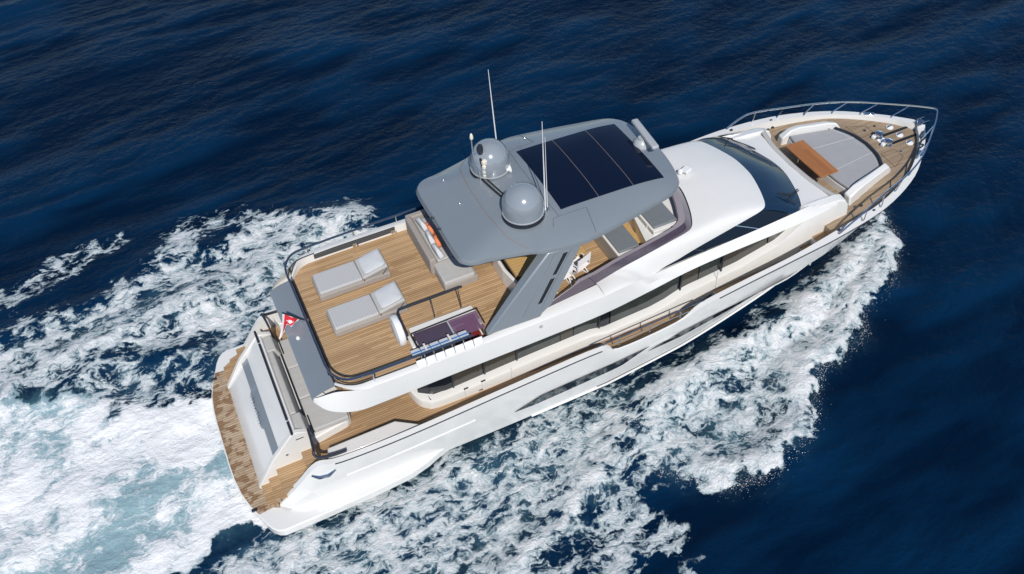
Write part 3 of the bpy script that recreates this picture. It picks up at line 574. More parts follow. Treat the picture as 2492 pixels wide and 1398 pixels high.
seam([tuple(p)[:2] for p in cr([(9.62, 2.12, 0), (9.25, 1.6, 0), (9.12, .8, 0), (9.1, 0, 0), (9.12, -.8, 0), (9.25, -1.6, 0), (9.62, -2.12, 0)], 5)])
SEAMG = mat('panel gap grey', (.10, .115, .13), .5)
seam([(10.5, -1.85), (10.62, -1.6), (11.62, -1.62), (11.5, -2.4)], SEAMG, .006); seam([(10.5, 1.85), (10.62, 1.6), (11.62, 1.62), (11.5, 2.4)], SEAMG, .006)
seam([(10.8, -1.6), (10.72, -.8), (10.72, .8), (10.8, 1.6)], SEAMG, .006)
for x, y in ((8.65, .2), (8.62, 1.35), (11.5, 2.0)):
    obj('deck_fitting', G().lathe((x, y, hz(x, y)), [(.03, 0), (.03, .03), (.015, .05), (.001, .055)], 10), STEEL, ht)
for y in (.25, -.25):
    obj('cable_clip', G().tube([(7.86, y - .07, 6.2), (7.78, y, 6.24), (7.84, y + .08, 6.2)], .012, 5).tube([(7.7, y + .03, 6.12), (7.9, y - .03, 6.25)], .010, 5), BLACK, ht)
# satellite domes
for sy in (1, -1):
    z0 = hz(9.98, 1.07) - .01
    dm = obj('satellite_dome', G().lathe((9.98, sy * 1.07, z0), [(.50, 0), (.545, .04), (.56, .10), (.565, .38)] + [(.565 * math.cos(a), .38 + .56 * math.sin(a)) for a in np.linspace(.12, math.pi / 2 - .02, 14)], 48), DOME, ht, smooth=50)
    obj('dome_band', G().lathe((9.98, sy * 1.07, z0), [(.555, .085), (.575, .09), (.575, .115), (.563, .12)], 48), LIGHTG, dm)
    obj('dome_foot', G().lathe((9.98, sy * 1.07, z0 - .03), [(.60, 0), (.60, .03), (.5, .05)], 40), NAVY, dm)
# whip antennas
for x, y, h, rk in ((10.54, -1.30, 3.0, -.02), (10.62, 2.05, 2.7, -.05)):
    z0 = hz(x, y)
    an = obj('whip_antenna', G().tube([(x, y, z0 + .1), (x + rk, y, z0 + h * .5), (x + rk * 2, y, z0 + h)], [.022, .017, .008], 8), WPLAST, ht)
    obj('antenna_base', G().box((x + .02, y, z0 + .05), (.14, .10, .10)).box((x + .05, y - .06, z0 + .12), (.06, .05, .12), .4), STEEL, an, bevel=.01)
obj('second_whip', G().tube([(10.62, -1.26, hz(10.6, -1.3)), (10.585, -1.27, 9.0)], [.014, .006], 6), WPLAST, ht)
# signal mast aft of the port dome
mx_, my_ = 9.52, .72; z0 = hz(mx_, my_)
ms = obj('signal_mast', G().tube([(mx_, my_, z0), (mx_ - .02, my_ + .02, z0 + .35), (mx_ - .05, my_ + .28, z0 + .62), (mx_ - .05, my_ + .30, z0 + 1.25)], .026, 8).tube([(mx_ - .05, my_ + .3, z0 + .75), (mx_ + .16, my_ + .18, z0 + .75)], .02, 6), STEEL, ht)
obj('anchor_light', G().lathe((mx_ - .05, my_ + .30, z0 + 1.25), [(.035, 0), (.05, .02), (.05, .10), (.03, .17), (.001, .2)], 14), LENS, ms)
obj('search_camera', G().lathe((mx_ + .12, my_ + .16, z0 + .80), [(.07, 0), (.085, .08), (.085, .2), (.06, .28), (.001, .30)], 16), NAVY, ms)
obj('light_column', G().lathe((mx_ + .14, my_ - .02, z0 + .10), [(.07, 0), (.085, .03), (.085, .1), (.06, .13), (.085, .16), (.085, .25), (.06, .28), (.085, .31), (.085, .40), (.06, .43), (.09, .47), (.09, .56), (.02, .60)], 16), LENS, ms)
obj('mast_bracket', G().box((mx_ + .06, my_ + .02, z0 + .4), (.05, .09, .62)), NAVY, ms)
obj('folding_arm', G().tube([(mx_ + .03, my_ - .02, z0 + .04), (mx_ + .10, my_ - .45, z0 + .045), (mx_ + .2, my_ - .92, z0 + .03)], .032, 6).tube([(mx_ + .12, my_ + .02, z0 + .06), (mx_ + .30, my_ - .9, z0 + .04)], .022, 6), BLACK, ms)
hn = G().lathe((9.92, .62, hz(9.9, .62) + .12), [(.05, -.02), (.055, .03), (.022, .06), (.022, .26), (.03, .34), (.06, .41), (.12, .46), (.125, .47)], 20, 'x')
hb = obj('horn', hn, WPLAST, ht)
obj('horn_bracket', G().box((9.98, .62, hz(9.9, .62) + .05), (.06, .06, .12)).box((10.25, .62, hz(10.2, .6) + .05), (.05, .05, .1)), NAVY, hb)
# radar scanner on the front of the hardtop
rx, ry = 14.42, .15; zr = hz(rx, ry)
rd = obj('radar_pedestal', G().lathe((rx, ry, zr - .02), [(.26, 0), (.25, .10), (.20, .18), (.12, .24), (.12, .28)], 24), LIGHTG, ht, smooth=50)
rot = math.atan2(-1.33, -.15) + math.pi
bar = G().box((rx + .10, ry + .02, zr + .34), (.22, 1.45, .13), -.09)
obj('radar_scanner', bar, LIGHTG, rd, bevel=.05, seg=3)
# raked grey supports between the coaming and the hardtop
for sy in (1, -1):
    out_ = [(8.0, 2.72, 4.20), (9.62, 2.74, 4.14), (9.7, 2.74, 4.28), (9.98, 2.70, 4.42), (11.12, 2.38, 6.02), (10.12, 2.30, 6.02)]
    in_ = [(8.05, 2.44, 4.12), (9.5, 2.40, 4.12), (9.6, 2.38, 4.28), (9.9, 2.34, 4.42), (11.05, 2.12, 6.05), (10.0, 2.06, 6.05)]
    pl = obj('hardtop_support', G().slab([(x, sy * y, z) for x, y, z in out_], [(x, sy * y, z) for x, y, z in in_]), GREY, Y, bevel=.035, seg=2)
    def fp(u, v, o=.0):   # point on the outer face : u along the rake, v across aft to forward
        a = Vector((8.75, 2.745, 4.25)).lerp(Vector((10.12, 2.30, 6.02)), u); b = Vector((9.9, 2.735, 4.30)).lerp(Vector((11.12, 2.38, 6.02)), u); p = a.lerp(b, v); return (p.x, sy * (p.y + .012 + o), p.z + o * .3)
    for a, b in ((.20, .56), (.62, .93)):
        obj('support_slot', G().slab([fp(a, .50), fp(a, .60), fp(b, .62), fp(b, .50)], [fp(a, .50, .012), fp(a, .60, .012), fp(b, .62, .012), fp(b, .50, .012)]), BLACK, pl, smooth=0)
    obj('support_ridge', G().slab([fp(.08, .66), fp(.08, .74), fp(.96, .74), fp(.96, .66)], [fp(.10, .67, .04), fp(.10, .72, .04), fp(.95, .72, .04), fp(.95, .67, .04)]), GREY, pl, smooth=0)
    obj('support_ridge', G().slab([fp(.08, .2), fp(.08, .26), fp(.96, .30), fp(.96, .2)], [fp(.10, .21, .03), fp(.10, .25, .03), fp(.95, .28, .03), fp(.95, .21, .03)]), GREY, pl, smooth=0)

# ---- foredeck sunpad with white wings
PA = [(21.50, 1.60), (21.40, .9), (21.38, 0)]; PF = [(23.22, 1.22), (23.50, .66), (23.60, 0)]
pa, pf = resample(cr([(a, b, 0) for a, b in PA], 5), 13), resample(cr([(a, b, 0) for a, b in PF], 5), 13)
plan = [tuple(p)[:2] for p in pa] ; plan = [tuple(p)[:2] for p in pf] + [tuple(p)[:2] for p in pa][::-1]
half = [tuple(p)[:2] for p in pf][::-1] + [tuple(p)[:2] for p in pa]
fullp = half + my(half)[::-1]
bs = obj('sunpad_base', G().prism([(x, y * 1.02) for x, y in fullp], 2.5, 3.0), CREAM, Y, bevel=.04)
pd = obj('sunpad_cushion', G().prism([(x if x < 22.5 else x - .16, y) for x, y in fullp], 2.99, 3.13), FABC, bs, bevel=.05, seg=3)
obj('pad_edge_trim', G().tube([(p[0] - .06, p[1], 3.09) for p in [(q.x, q.y) for q in pf] + [(q.x, -q.y) for q in pf][::-1][1:]], .065, 8), NAVY, bs)
SEAMP = mat('pad piping', (.42, .42, .42), .8)
for y in (.52, -.52):
    obj('pad_seam', G().tube([(21.5, y * 1.25, 3.132), (23.35, y * .9, 3.132)], .010, 5), SEAMP, pd)
obj('pad_seam', G().tube([(q.x - .30, q.y * 1.05, 3.132) for q in pf] + [(q.x - .30, -q.y * 1.05, 3.132) for q in pf][::-1], .014, 5), SEAMP, pd)
for sy in (1, -1):
    a = [(21.28, 1.70, 2.55), (21.24, 1.62, 3.05), (21.55, 1.62, 3.30), (21.9, 1.60, 3.34), (22.9, 1.33, 3.34), (23.2, 1.22, 3.30), (23.38, 1.15, 3.05), (23.42, 1.15, 2.7)]
    b = [(21.30, 1.98, 2.55), (21.27, 1.90, 3.05), (21.6, 1.88, 3.24), (21.9, 1.84, 3.28), (22.9, 1.56, 3.28), (23.25, 1.43, 3.22), (23.45, 1.36, 3.02), (23.5, 1.36, 2.7)]
    obj('sunpad_wing', G().slab([(x, sy * y, z) for x, y, z in a], [(x, sy * y, z) for x, y, z in b]), WHITE, bs, bevel=.05, seg=3)
# ---- anchor gear
wd = obj('windlass_plate', G().box((24.30, 0, 2.925), (.30, .62, .03)), WPLAST, Y, bevel=.02)
for y in (.24, -.24):
    w_ = obj('windlass', G().lathe((24.28, y, 2.93), [(.15, 0), (.15, .05), (.09, .08), (.09, .14), (.14, .18), (.14, .21), (.05, .24), (.001, .245)], 20), STEEL, wd)
    obj('windlass_motor', G().box((24.12, y + .05, 2.99), (.16, .12, .12), .3), WPLAST, w_, bevel=.02)
    obj('anchor_chain_channel', G().box((25.0, y * 1.0, 2.928), (1.15, .11, .022)), BLACK, Y)
    ck_ = G()
    for i in range(14): ck_.box((24.5 + i * .08, y, 2.945), (.06, .035 if i % 2 else .015, .02))
    obj('anchor_chain', ck_, NAVY, wd, smooth=0)
for y in (.50, 0, -.50):
    c_ = obj('deck_cleat', G().lathe((25.02, y, 2.925), [(.13, 0), (.13, .02), (.1, .03)], 20), WPLAST, Y)
    obj('cleat_horn', G().tube([(24.90, y - .02, 3.0), (25.0, y, 3.02), (25.14, y + .03, 3.0)], [.02, .028, .02], 8).tube([(24.98, y, 2.93), (24.98, y, 3.0)], .018, 6).tube([(25.06, y, 2.93), (25.06, y, 3.0)], .018, 6), STEEL, c_)
for x, y in ((24.62, .82), (25.3, -.62), (24.15, .78), (24.45, -.72)):
    obj('deck_fill_cap', G().lathe((x, y, 2.918), [(.05, 0), (.045, .02), (.001, .022)], 14), NAVY if y * x > 0 else STEEL, Y)
for sy in (1, -1):
    hp = [(23.72, sy * 1.28), (24.35, sy * .95), (24.35, sy * .52), (23.78, sy * .50)]
    obj('locker_hatch', G().tube([(x, y, fz(x, y) + .004) for x, y in hp], .010, 5, True), mat('hatch gap', (.12, .085, .05), .7), fd)
    # fairlead blocks in the bulwark near the bow
    obj('bow_fairlead', G().box((24.72, sy * 1.28, 3.12), (.34, .16, .07), -sy * .62), STEEL, hull, bevel=.02)
    for (x, y) in ((20.0, 2.92), (21.55, 2.72), (21.35, 2.35)):
        obj('bulwark_fitting', G().box((x, sy * y, 3.03), (.10, .07, .06)), NAVY, hull, bevel=.015)
obj('stem_roller', G().box((25.86, 0, 3.16), (.36, .26, .06)).box((25.98, .12, 3.2), (.3, .03, .12)).box((25.98, -.12, 3.2), (.3, .03, .12)), STEEL, hull, bevel=.01)
# ---- bow rail
BR = [(19.90, 3.06, 3.02), (20.35, 3.04, 3.28), (20.85, 2.96, 3.44), (21.9, 2.62, 3.50), (23.1, 2.26, 3.50), (24.15, 1.80, 3.50), (25.05, 1.20, 3.50), (25.9, .56, 3.51), (26.34, .17, 3.52), (26.44, .05, 3.52)]
bpts = cr(BR, 6); bpts = bpts + [Vector((p.x, -p.y, p.z)) for p in bpts[::-1]]
brl = obj('bow_rail', G().tube(bpts, .030, 8), STEEL, Y)
for sy in (1, -1):
    for (a, b) in (((20.9, 2.96, 3.05), (20.98, 2.93, 3.45)), ((21.8, 2.72, 3.06), (21.95, 2.61, 3.49)), ((22.7, 2.36, 3.07), (23.02, 2.28, 3.49)), ((23.62, 1.96, 3.08), (24.1, 1.83, 3.49)), ((24.42, 1.42, 3.09), (24.98, 1.25, 3.49)), ((25.22, .74, 3.10), (25.82, .62, 3.50))):
        obj('stanchion', G().tube([(a[0], sy * a[1], a[2]), (a[0] + .04, sy * a[1], a[2] + .08), (b[0], sy * b[1], b[2])], .02, 8), STEEL, brl)
# ---- gangway rail where the bulwark dips
for sy in (1, -1):
    gr = obj('side_rail', G().tube(cr([(11.2, sy * 3.18, 2.40), (11.9, sy * 3.20, 2.47), (13.2, sy * 3.20, 2.53), (14.4, sy * 3.18, 2.57), (14.9, sy * 3.16, 2.55)], 5), .022, 8).tube([(11.75, sy * 3.2, 2.26), (14.35, sy * 3.19, 2.36)], .013, 6), STEEL, Y)
    for x in (11.95, 13.0, 14.05):
        obj('stanchion', G().tube([(x, sy * 3.19, 2.1), (x, sy * 3.195, 2.5)], .02, 8), STEEL, gr)
    obj('wall_foot_reflection', G().tube([(9.5, sy * 2.45, 1.53), (12.5, sy * 2.44, 1.53), (15.8, sy * 2.42, 1.54)], .016, 6), BRASS, Y)  # amber tube standing in for the reflected line along the wall foot
for sy in (1, -1):
    for x in (8.0, 9.4, 10.6, 16.6, 17.3):
        obj('deck_lamp', G().lathe((x, sy * 2.95, lerp_tab(DK, x) if x < 15 else 1.8), [(.035, 0), (.03, .02), (.001, .022)], 10), LENS, ck)
# small lens in the white band
obj('band_light', G().lathe((9.55, -2.905, 3.95), [(.05, 0), (.05, -.02), (.03, -.03)], 14, 'y'), LIGHTG, br)

# ================================================================== LOOSE THINGS ON DECK
def lounger(x0, yc, label):
    L_ = thing('sun_lounger', label, 'sun lounger', (x0, yc, 3.85), 'sun loungers side by side on the aft sun deck')
    o = Vector((x0, yc, 3.85))
    obj('base', G().prism([(x0 - .04, yc - .45), (x0 + 2.14, yc - .45), (x0 + 2.14, yc + .45), (x0 - .04, yc + .45)], 3.85, 4.08), FABD, L_, bevel=.05, seg=3)
    obj('mattress', G().prism([(x0, yc - .42), (x0 + 1.30, yc - .42), (x0 + 1.30, yc + .42), (x0, yc + .42)], 4.07, 4.20), BEDF, L_, bevel=.045, seg=3)
    obj('backrest', G().slab([(x0 + 1.31, yc - .42, 4.09), (x0 + 2.12, yc - .42, 4.26), (x0 + 2.12, yc + .42, 4.26), (x0 + 1.31, yc + .42, 4.09)], [(x0 + 1.30, yc - .42, 4.20), (x0 + 2.08, yc - .42, 4.38), (x0 + 2.08, yc + .42, 4.38), (x0 + 1.30, yc + .42, 4.20)]), FAB, L_, bevel=.04, seg=3)
    obj('pillow', G().pillow((x0 + 1.72, yc, 4.325), (.66, .74, .10), tilt=-.22, e=.3), PIL, L_)
    obj('backrest_prop', G().tube([(x0 + 1.9, yc - .43, 4.08), (x0 + 2.05, yc - .43, 4.26)], .012, 6), STEEL, L_)
    obj('pull_tab', G().box((x0 + 1.33, yc - .455, 4.13), (.03, .012, .06)), WINE, L_, smooth=0)
    return L_
lounger(4.38, 1.36, 'grey padded sun lounger nearer the port vent grille, behind its twin')
lounger(4.36, -.14, 'grey padded sun lounger nearer the stair opening, beside the white lifebuoy')
# sofa
SO = thing('deck_sofa', 'taupe corner sofa with chaise end half under the grey hardtop', 'sofa', (7.66, 1.2, 3.85))
obj('backrest', G().slab([(7.60, .40, 3.86), (7.88, .40, 3.86), (7.88, 2.5, 3.86), (7.60, 2.5, 3.86)], [(7.60, .40, 4.50), (7.80, .40, 4.50), (7.80, 2.5, 4.50), (7.60, 2.5, 4.50)]), FABD, SO, bevel=.06, seg=3)
obj('armrest', G().box((8.2, 2.56, 4.15), (1.1, .2, .6)), FABD, SO, bevel=.05, seg=3)
obj('base', G().prism([(7.84, 2.46), (8.75, 2.46), (8.75, -.42), (7.70, -.42), (7.70, .38), (7.84, .38)], 3.86, 4.10), FABD, SO, bevel=.03)
obj('seat_cushion', G().prism([(7.86, 2.44), (8.72, 2.44), (8.72, .50), (7.86, .50)], 4.10, 4.28), FAB, SO, bevel=.04, seg=3)
obj('chaise_cushion', G().prism([(7.70, .48), (8.66, .48), (8.66, -.44), (7.70, -.44)], 4.10, 4.28), FAB, SO, bevel=.05, seg=3)
for (x, y, rz, m, nm, lb) in ((7.98, 1.98, .1, PIL, 'pillow', 'pale grey pillow at the far end of the taupe sofa'), (7.99, 1.32, -.06, PIL, 'pillow', 'pale grey pillow along the middle of the taupe sofa back'), (7.97, .70, .05, PIL, 'pillow', 'pale grey pillow nearest the chaise end of the taupe sofa')):
    solo(nm, G().pillow((x, y, 4.46), (.18, .62, .48), rz=rz, tilt=-.28, e=.4), m, lb, 'pillow', 'pale pillows along the sofa back')
for (x, y, rz, lb) in ((8.13, 1.74, .1, 'terracotta cushion farther in under the hardtop on the taupe sofa'), (8.14, 1.14, -.12, 'terracotta cushion closer to the chaise end of the taupe sofa')):
    solo('cushion', G().pillow((x, y, 4.44), (.16, .50, .42), rz=rz, tilt=-.35, e=.4), ORG, lb, 'cushion', 'terracotta cushions on the sofa')
# dining table
DT = thing('dining_table', 'long slatted teak dining table partly hidden under the grey hardtop', 'table', (10.7, -.5, 3.85))
obj('tabletop', G().box((10.66, -.42, 4.54), (2.2, 1.95, .05)), TEAKY, DT, bevel=.01)
TEDGE = mat('table edge', (.34, .21, .10), .5)
for x in (9.55, 11.765): obj('table_edge', G().box((x, -.42, 4.50), (.03, 1.9, .09)), TEDGE, DT, smooth=0)
for x in (9.85, 11.45):
    obj('leg', G().box((x, -.42, 4.18), (.12, .6, .66)), LIGHTG, DT, bevel=.01)
# director's chairs
def chair(x, y, rz, label):
    A = thing('director_chair', label, 'chair', (x, y, 3.85), 'white director chairs round the dining table')
    CUR['origin'] = Vector((0, 0, 0))
    for sx in (-1, 1):
        obj('leg_frame', G().tube([(sx * .25, -.24, .01), (sx * .25, .22, .45)], .018, 6).tube([(sx * .25, .24, .01), (sx * .25, -.22, .45)], .018, 6).tube([(sx * .25, -.26, .01), (sx * .25, .26, .01)], .016, 6).tube([(sx * .25, -.22, .45), (sx * .25, -.23, .66), (sx * .25, .25, .66)], .016, 6).tube([(sx * .25, .22, .45), (sx * .25, .24, .92)], .016, 6), WPLAST, A)
    obj('seat', G().loft([[(-.25 + .5 * i / 8, -.22 + .44 * j / 6, .46 - .03 * math.sin(math.pi * i / 8)) for i in range(9)] for j in range(7)]).loft([[(-.25 + .5 * i / 8, -.22 + .44 * j / 6, .45 - .03 * math.sin(math.pi * i / 8)) for i in range(9)] for j in range(7)]), FWHITE, A)
    obj('backrest', G().slab([(-.26, .235, .66), (.26, .235, .66), (.26, .25, .93), (-.26, .25, .93)], [(-.26, .25, .66), (.26, .25, .66), (.26, .265, .93), (-.26, .265, .93)]), FWHITE, A, smooth=0)
    obj('crossbar', G().tube([(-.25, 0, .225), (.25, 0, .225)], .014, 6), WPLAST, A)
    A.rotation_euler = (0, 0, rz); return A
chair(11.42, -1.55, math.radians(-160), 'white folding director chair standing clear of the raked support')
chair(10.80, -1.66, math.radians(-178), 'white folding director chair half hidden behind the raked support')
chair(9.86, -1.75, math.radians(178), 'white director chair peeking out at the aft end of the table')
# lifebuoy standing at the head of the stairs
LB = thing('lifebuoy', 'white covered lifebuoy standing upright at the head of the stairs', 'lifebuoy', (5.92, -1.43, 3.85))
obj('cover', G().lathe((5.90, -1.43, 4.22), [(.30, -.105), (.42, -.10), (.455, -.05), (.46, .02), (.44, .08), (.36, .11), (.2, .12)], 36, 'x'), WPLAST, LB, smooth=50)
obj('face_panel', G().lathe((5.785, -1.43, 4.22), [(.31, .012), (.29, .0), (.02, -.004)], 32, 'x'), mat('pale cover cloth', (.62, .64, .67), .7), LB)
obj('bracket', G().box((6.05, -1.43, 3.95), (.08, .3, .2)), NAVY, LB)
# rolled float mat hung over the rail
FM = thing('float_mat', 'white segmented float mat with a blue stripe draped on the starboard rail', 'mat', (6.6, -2.6, 3.9))
for i in range(6):
    x = 5.92 + i * .275
    obj('segment', G().slab([(x, -2.30 , 4.20), (x + .262, -2.30, 4.20), (x + .262, -2.62, 4.30), (x, -2.62, 4.30)], [(x, -2.30, 4.27), (x + .262, -2.30, 4.27), (x + .262, -2.62, 4.37), (x, -2.62, 4.37)]), WPLAST, FM, bevel=.025, seg=2)
for i in range(7):
    x = 5.92 + i * .275
    obj('outer_segment', G().slab([(x, -2.77, 4.33), (x + .262, -2.77, 4.33), (x + .262, -2.86, 4.15), (x, -2.86, 4.15)], [(x, -2.80, 4.38), (x + .262, -2.80, 4.38), (x + .262, -2.91, 4.17), (x, -2.91, 4.17)]), WPLAST, FM, bevel=.02, seg=2)
obj('blue_stripe', G().box((6.74, -2.50, 4.346), (1.66, .030, .02)), BLUE, FM)
obj('strap', G().box((6.32, -2.5, 4.37), (.05, .35, .03)).box((7.02, -2.5, 4.37), (.05, .35, .03)), LENS, FM)
# foredeck table
FT = thing('foredeck_table', 'varnished rectangular table between the foredeck seat and the sunpad', 'table', (21.14, 0, 2.65))
obj('tabletop', G().box((21.14, 0, 3.37), (.72, 1.88, .05)), VARN, FT, bevel=.012)
for y in (.55, -.55):
    obj('leg', G().tube([(21.14, y, 2.62), (21.14, y, 3.35)], .045, 12).lathe((21.14, y, 2.62), [(.17, 0), (.16, .03), (.05, .05)], 20), STEEL, FT)
# ensign on its staff
EN = thing('ensign', 'red ensign with white border hanging from a dark staff at the aft rail', 'flag', (3.70, .6, 4.3))
obj('staff', G().tube([(3.78, .38, 3.92), (3.62, .40, 4.03), (3.20, .46, 4.46)], .026, 8), NAVY, EN)
obj('staff_socket', G().tube([(3.80, .38, 3.90), (3.71, .39, 3.96)], .04, 8), STEEL, EN)
def fl(u, v):    # hoisted along the staff and falling in folds from its outer end
    a = Vector((3.62, .40, 4.02)).lerp(Vector((3.20, .46, 4.44)), u)
    drop = Vector((-.10 - .18 * u, .02, -.10 - .80 * u ** 1.6)); p = a + drop * v
    return p + Vector((.05 * math.sin(8 * u + 3 * v) * v, .07 * math.sin(9 * u + 2.5 * v) * (.3 + v), .02 * math.sin(13 * u) * v))
NU, NV = 24, 24
def cloth(sel, off):
    g_ = G(); idx = {}
    for i in range(NU):
        for j in range(NV):
            if sel((i + .5) / NU, (j + .5) / NV):
                q = [fl((i + a) / NU, (j + b) / NV) + Vector((0, off, 0)) for a, b in ((0, 0), (1, 0), (1, 1), (0, 1))]; g_.add(q, [(0, 1, 2, 3)])
    return g_
bor = lambda u, v: u < .1 or u > .88 or v < .06 or v > .88
crs = lambda u, v: abs(u - .5) < .07 and .3 < v < .62 or abs(v - .46) < .05 and .3 < u < .72
fg = obj('flag_field', cloth(lambda u, v: not bor(u, v) and not crs(u, v), 0), RED, EN)
obj('flag_border', cloth(bor, 0), FWHITE, EN); obj('flag_cross', cloth(crs, 0), FWHITE, EN)
# coil of bow line on the starboard bow
for k, (pts, lb) in enumerate((([(25.62, -.42, 3.17), (25.3, -.62, 3.16), (25.45, -.72, 3.16), (25.05, -.86, 3.15), (25.12, -1.0, 3.15), (24.75, -1.12, 3.14), (24.5, -1.42, 3.13)], 'dark mooring line lying along the starboard bow bulwark'),)):
    solo('mooring_line', G().tube(cr(pts, 5), .022, 6), NAVY, lb, 'rope')

for o in ROOTS:
    bpy.context.view_layer.update()
    o.matrix_world = TRIM @ o.matrix_world

# ================================================================== THE SEA
def hashgrid(n, seed): return np.random.default_rng(seed).random((n, n)).astype(np.float32)
def vnoise(x, y, seed, n=256):
    gr = hashgrid(n, seed); xi = np.floor(x).astype(int); yi = np.floor(y).astype(int); fx = x - xi; fy = y - yi
    fx = fx * fx * fx * (fx * (fx * 6 - 15) + 10); fy = fy * fy * fy * (fy * (fy * 6 - 15) + 10)
    a = gr[xi % n, yi % n]; b = gr[(xi + 1) % n, yi % n]; c = gr[xi % n, (yi + 1) % n]; e = gr[(xi + 1) % n, (yi + 1) % n]
    return (a * (1 - fx) + b * fx) * (1 - fy) + (c * (1 - fx) + e * fx) * fy - .5
def fbm(x, y, seed, o=4, gain=.5):
    s_ = 0; amp = 1
    for k in range(o): s_ = s_ + amp * vnoise(x * 2 ** k + 17.3 * k, y * 2 ** k - 9.1 * k, seed + k); amp *= gain
    return s_
def axis_(a, b, st, far):
    fine = list(np.arange(a, b, st)); out = []; q = st; v = b
    while v < far: q *= 1.35; v += q; out.append(v)
    lo = []; q = st; v = a
    while v > -far: q *= 1.35; v -= q; lo.append(v)
    return np.array(lo[::-1] + fine + out)
ax, ay = axis_(-8.5, 44, .065, 2500), axis_(-15, 35, .065, 2500)
X, Yy = np.meshgrid(ax, ay, indexing='ij')
def sdist(poly):      # signed distance, positive inside
    P = np.array(poly, float); n_ = len(P); d2 = np.full(X.shape, 1e9); ins = np.zeros(X.shape, bool)
    for i in range(n_):
        a, b = P[i], P[(i + 1) % n_]; e = b - a; t = np.clip(((X - a[0]) * e[0] + (Yy - a[1]) * e[1]) / (e @ e + 1e-9), 0, 1)
        d2 = np.minimum(d2, (X - a[0] - t * e[0]) ** 2 + (Yy - a[1] - t * e[1]) ** 2)
        c = ((a[1] > Yy) != (b[1] > Yy)) & (X < (b[0] - a[0]) * (Yy - a[1]) / (b[1] - a[1] + 1e-12) + a[0]); ins ^= c
    return np.where(ins, 1, -1) * np.sqrt(d2)
def ldist(line):
    P = np.array(line, float); d2 = np.full(X.shape, 1e9)
    for i in range(len(P) - 1):
        a, b = P[i], P[i + 1]; e = b - a; t = np.clip(((X - a[0]) * e[0] + (Yy - a[1]) * e[1]) / (e @ e + 1e-9), 0, 1)
        d2 = np.minimum(d2, (X - a[0] - t * e[0]) ** 2 + (Yy - a[1] - t * e[1]) ** 2)
    return np.sqrt(d2)
ss = lambda a, b, v: (lambda t: t * t * (3 - 2 * t))(np.clip((v - a) / (b - a), 0, 1))
near = ss(60, 45, np.hypot(X - 15, Yy - 8))
jag = fbm(X * 1.1, Yy * 1.1, 5, 4, .6); jag2 = fbm(X * .45, Yy * .45, 25, 3)
STB = [(25.0, -.3), (24.4, -1.9), (23.2, -3.0), (22.4, -3.6), (21.05, -3.9), (20.3, -4.9), (18.6, -5.35), (18.2, -5.3), (17.5, -6.0), (16.6, -6.95), (15.7, -7.5), (14.5, -7.9), (13.5, -7.8), (12.4, -7.2), (11.4, -6.2), (11.0, -5.2), (10.2, -5.6), (9.0, -6.2), (7.4, -7.4), (5.5, -7.0), (4, -6.2), (2, -5.0), (1.5, -4.3), (3.5, -4.0), (5, -3.8), (6.3, -3.7), (7.6, -3.9), (9, -3.8), (10.5, -3.7), (12, -3.5), (13.6, -3.3), (15.3, -3.1), (16.9, -2.9), (18.7, -2.7), (21.0, -1.9), (22.5, -1.2)]
SPEC = [(12.5, -7.0), (11.9, -6.7), (11.3, -6.9), (11.0, -8.2), (10.4, -9.0), (9.4, -9.0), (7, -8.6), (4, -7.6), (-2, -6.0), (-4, -5.0), (-3, -4), (3, -5.5), (8, -6.5), (11, -5.4), (13, -6.0)]
LACE = [(14, -3.3), (9, -3.0), (5.5, -3.0), (2, -3.3), (-3, -3.6), (-6, -6), (1, -7), (5, -6.8), (9, -6.5), (12, -5)]
WAKE = [(.9, 2.55), (.2, 2.45), (-.5, 2.6), (-1.6, 2.55), (-2.8, 3.6), (-4, 4.4), (-6, 5.4), (-11, 7.0), (-13, -4), (-5, -5.2), (-2, -3.5), (-.7, -3.0), (.7, -2.8), (1.4, -2.0), (1.4, 2.0)]
PORT = [(6.9, 8.25), (5.6, 9.2), (4.9, 9.6), (4.0, 9.8), (3.2, 9.3), (2.4, 8.9), (1.6, 9.0), (.6, 9.4), (-.4, 9.2), (-1.2, 8.2), (-2.6, 7.9), (-4, 8.0), (-6, 7.7), (-12, 9.5), (-12, 6.5), (-4, 4.4), (-2.6, 4.9), (-1, 4.6), (.2, 4.2), (1.2, 3.2), (6, 3.0), (8, 4.5)]
PFAR = [(4.2, 10.0), (3.4, 10.5), (1.3, 11.1), (0, 10.0), (-.9, 8.6), (-.3, 8.3), (1.0, 9.6), (2.6, 10.1)]
PFAR2 = [(-1.2, 11.1), (-2.0, 11.2), (-3.6, 10.9), (-5.4, 9.9), (-5.6, 9.2), (-3.4, 9.6), (-2.2, 10.3)]
dS, dSp, dL, dW, dP, dF, dF2 = (sdist(p) for p in (STB, SPEC, LACE, WAKE, PORT, PFAR, PFAR2))
jag3 = fbm(X * 3.1, Yy * 3.1, 33, 4, .6); jagL = fbm(X * .9 + .5 * Yy, Yy * .35 - .2 * X, 45, 4, .55)
patch = fbm(X * .30, Yy * .30, 27, 4, .6)
wob = .45 * jag + .22 * jag3
D = np.zeros(X.shape)
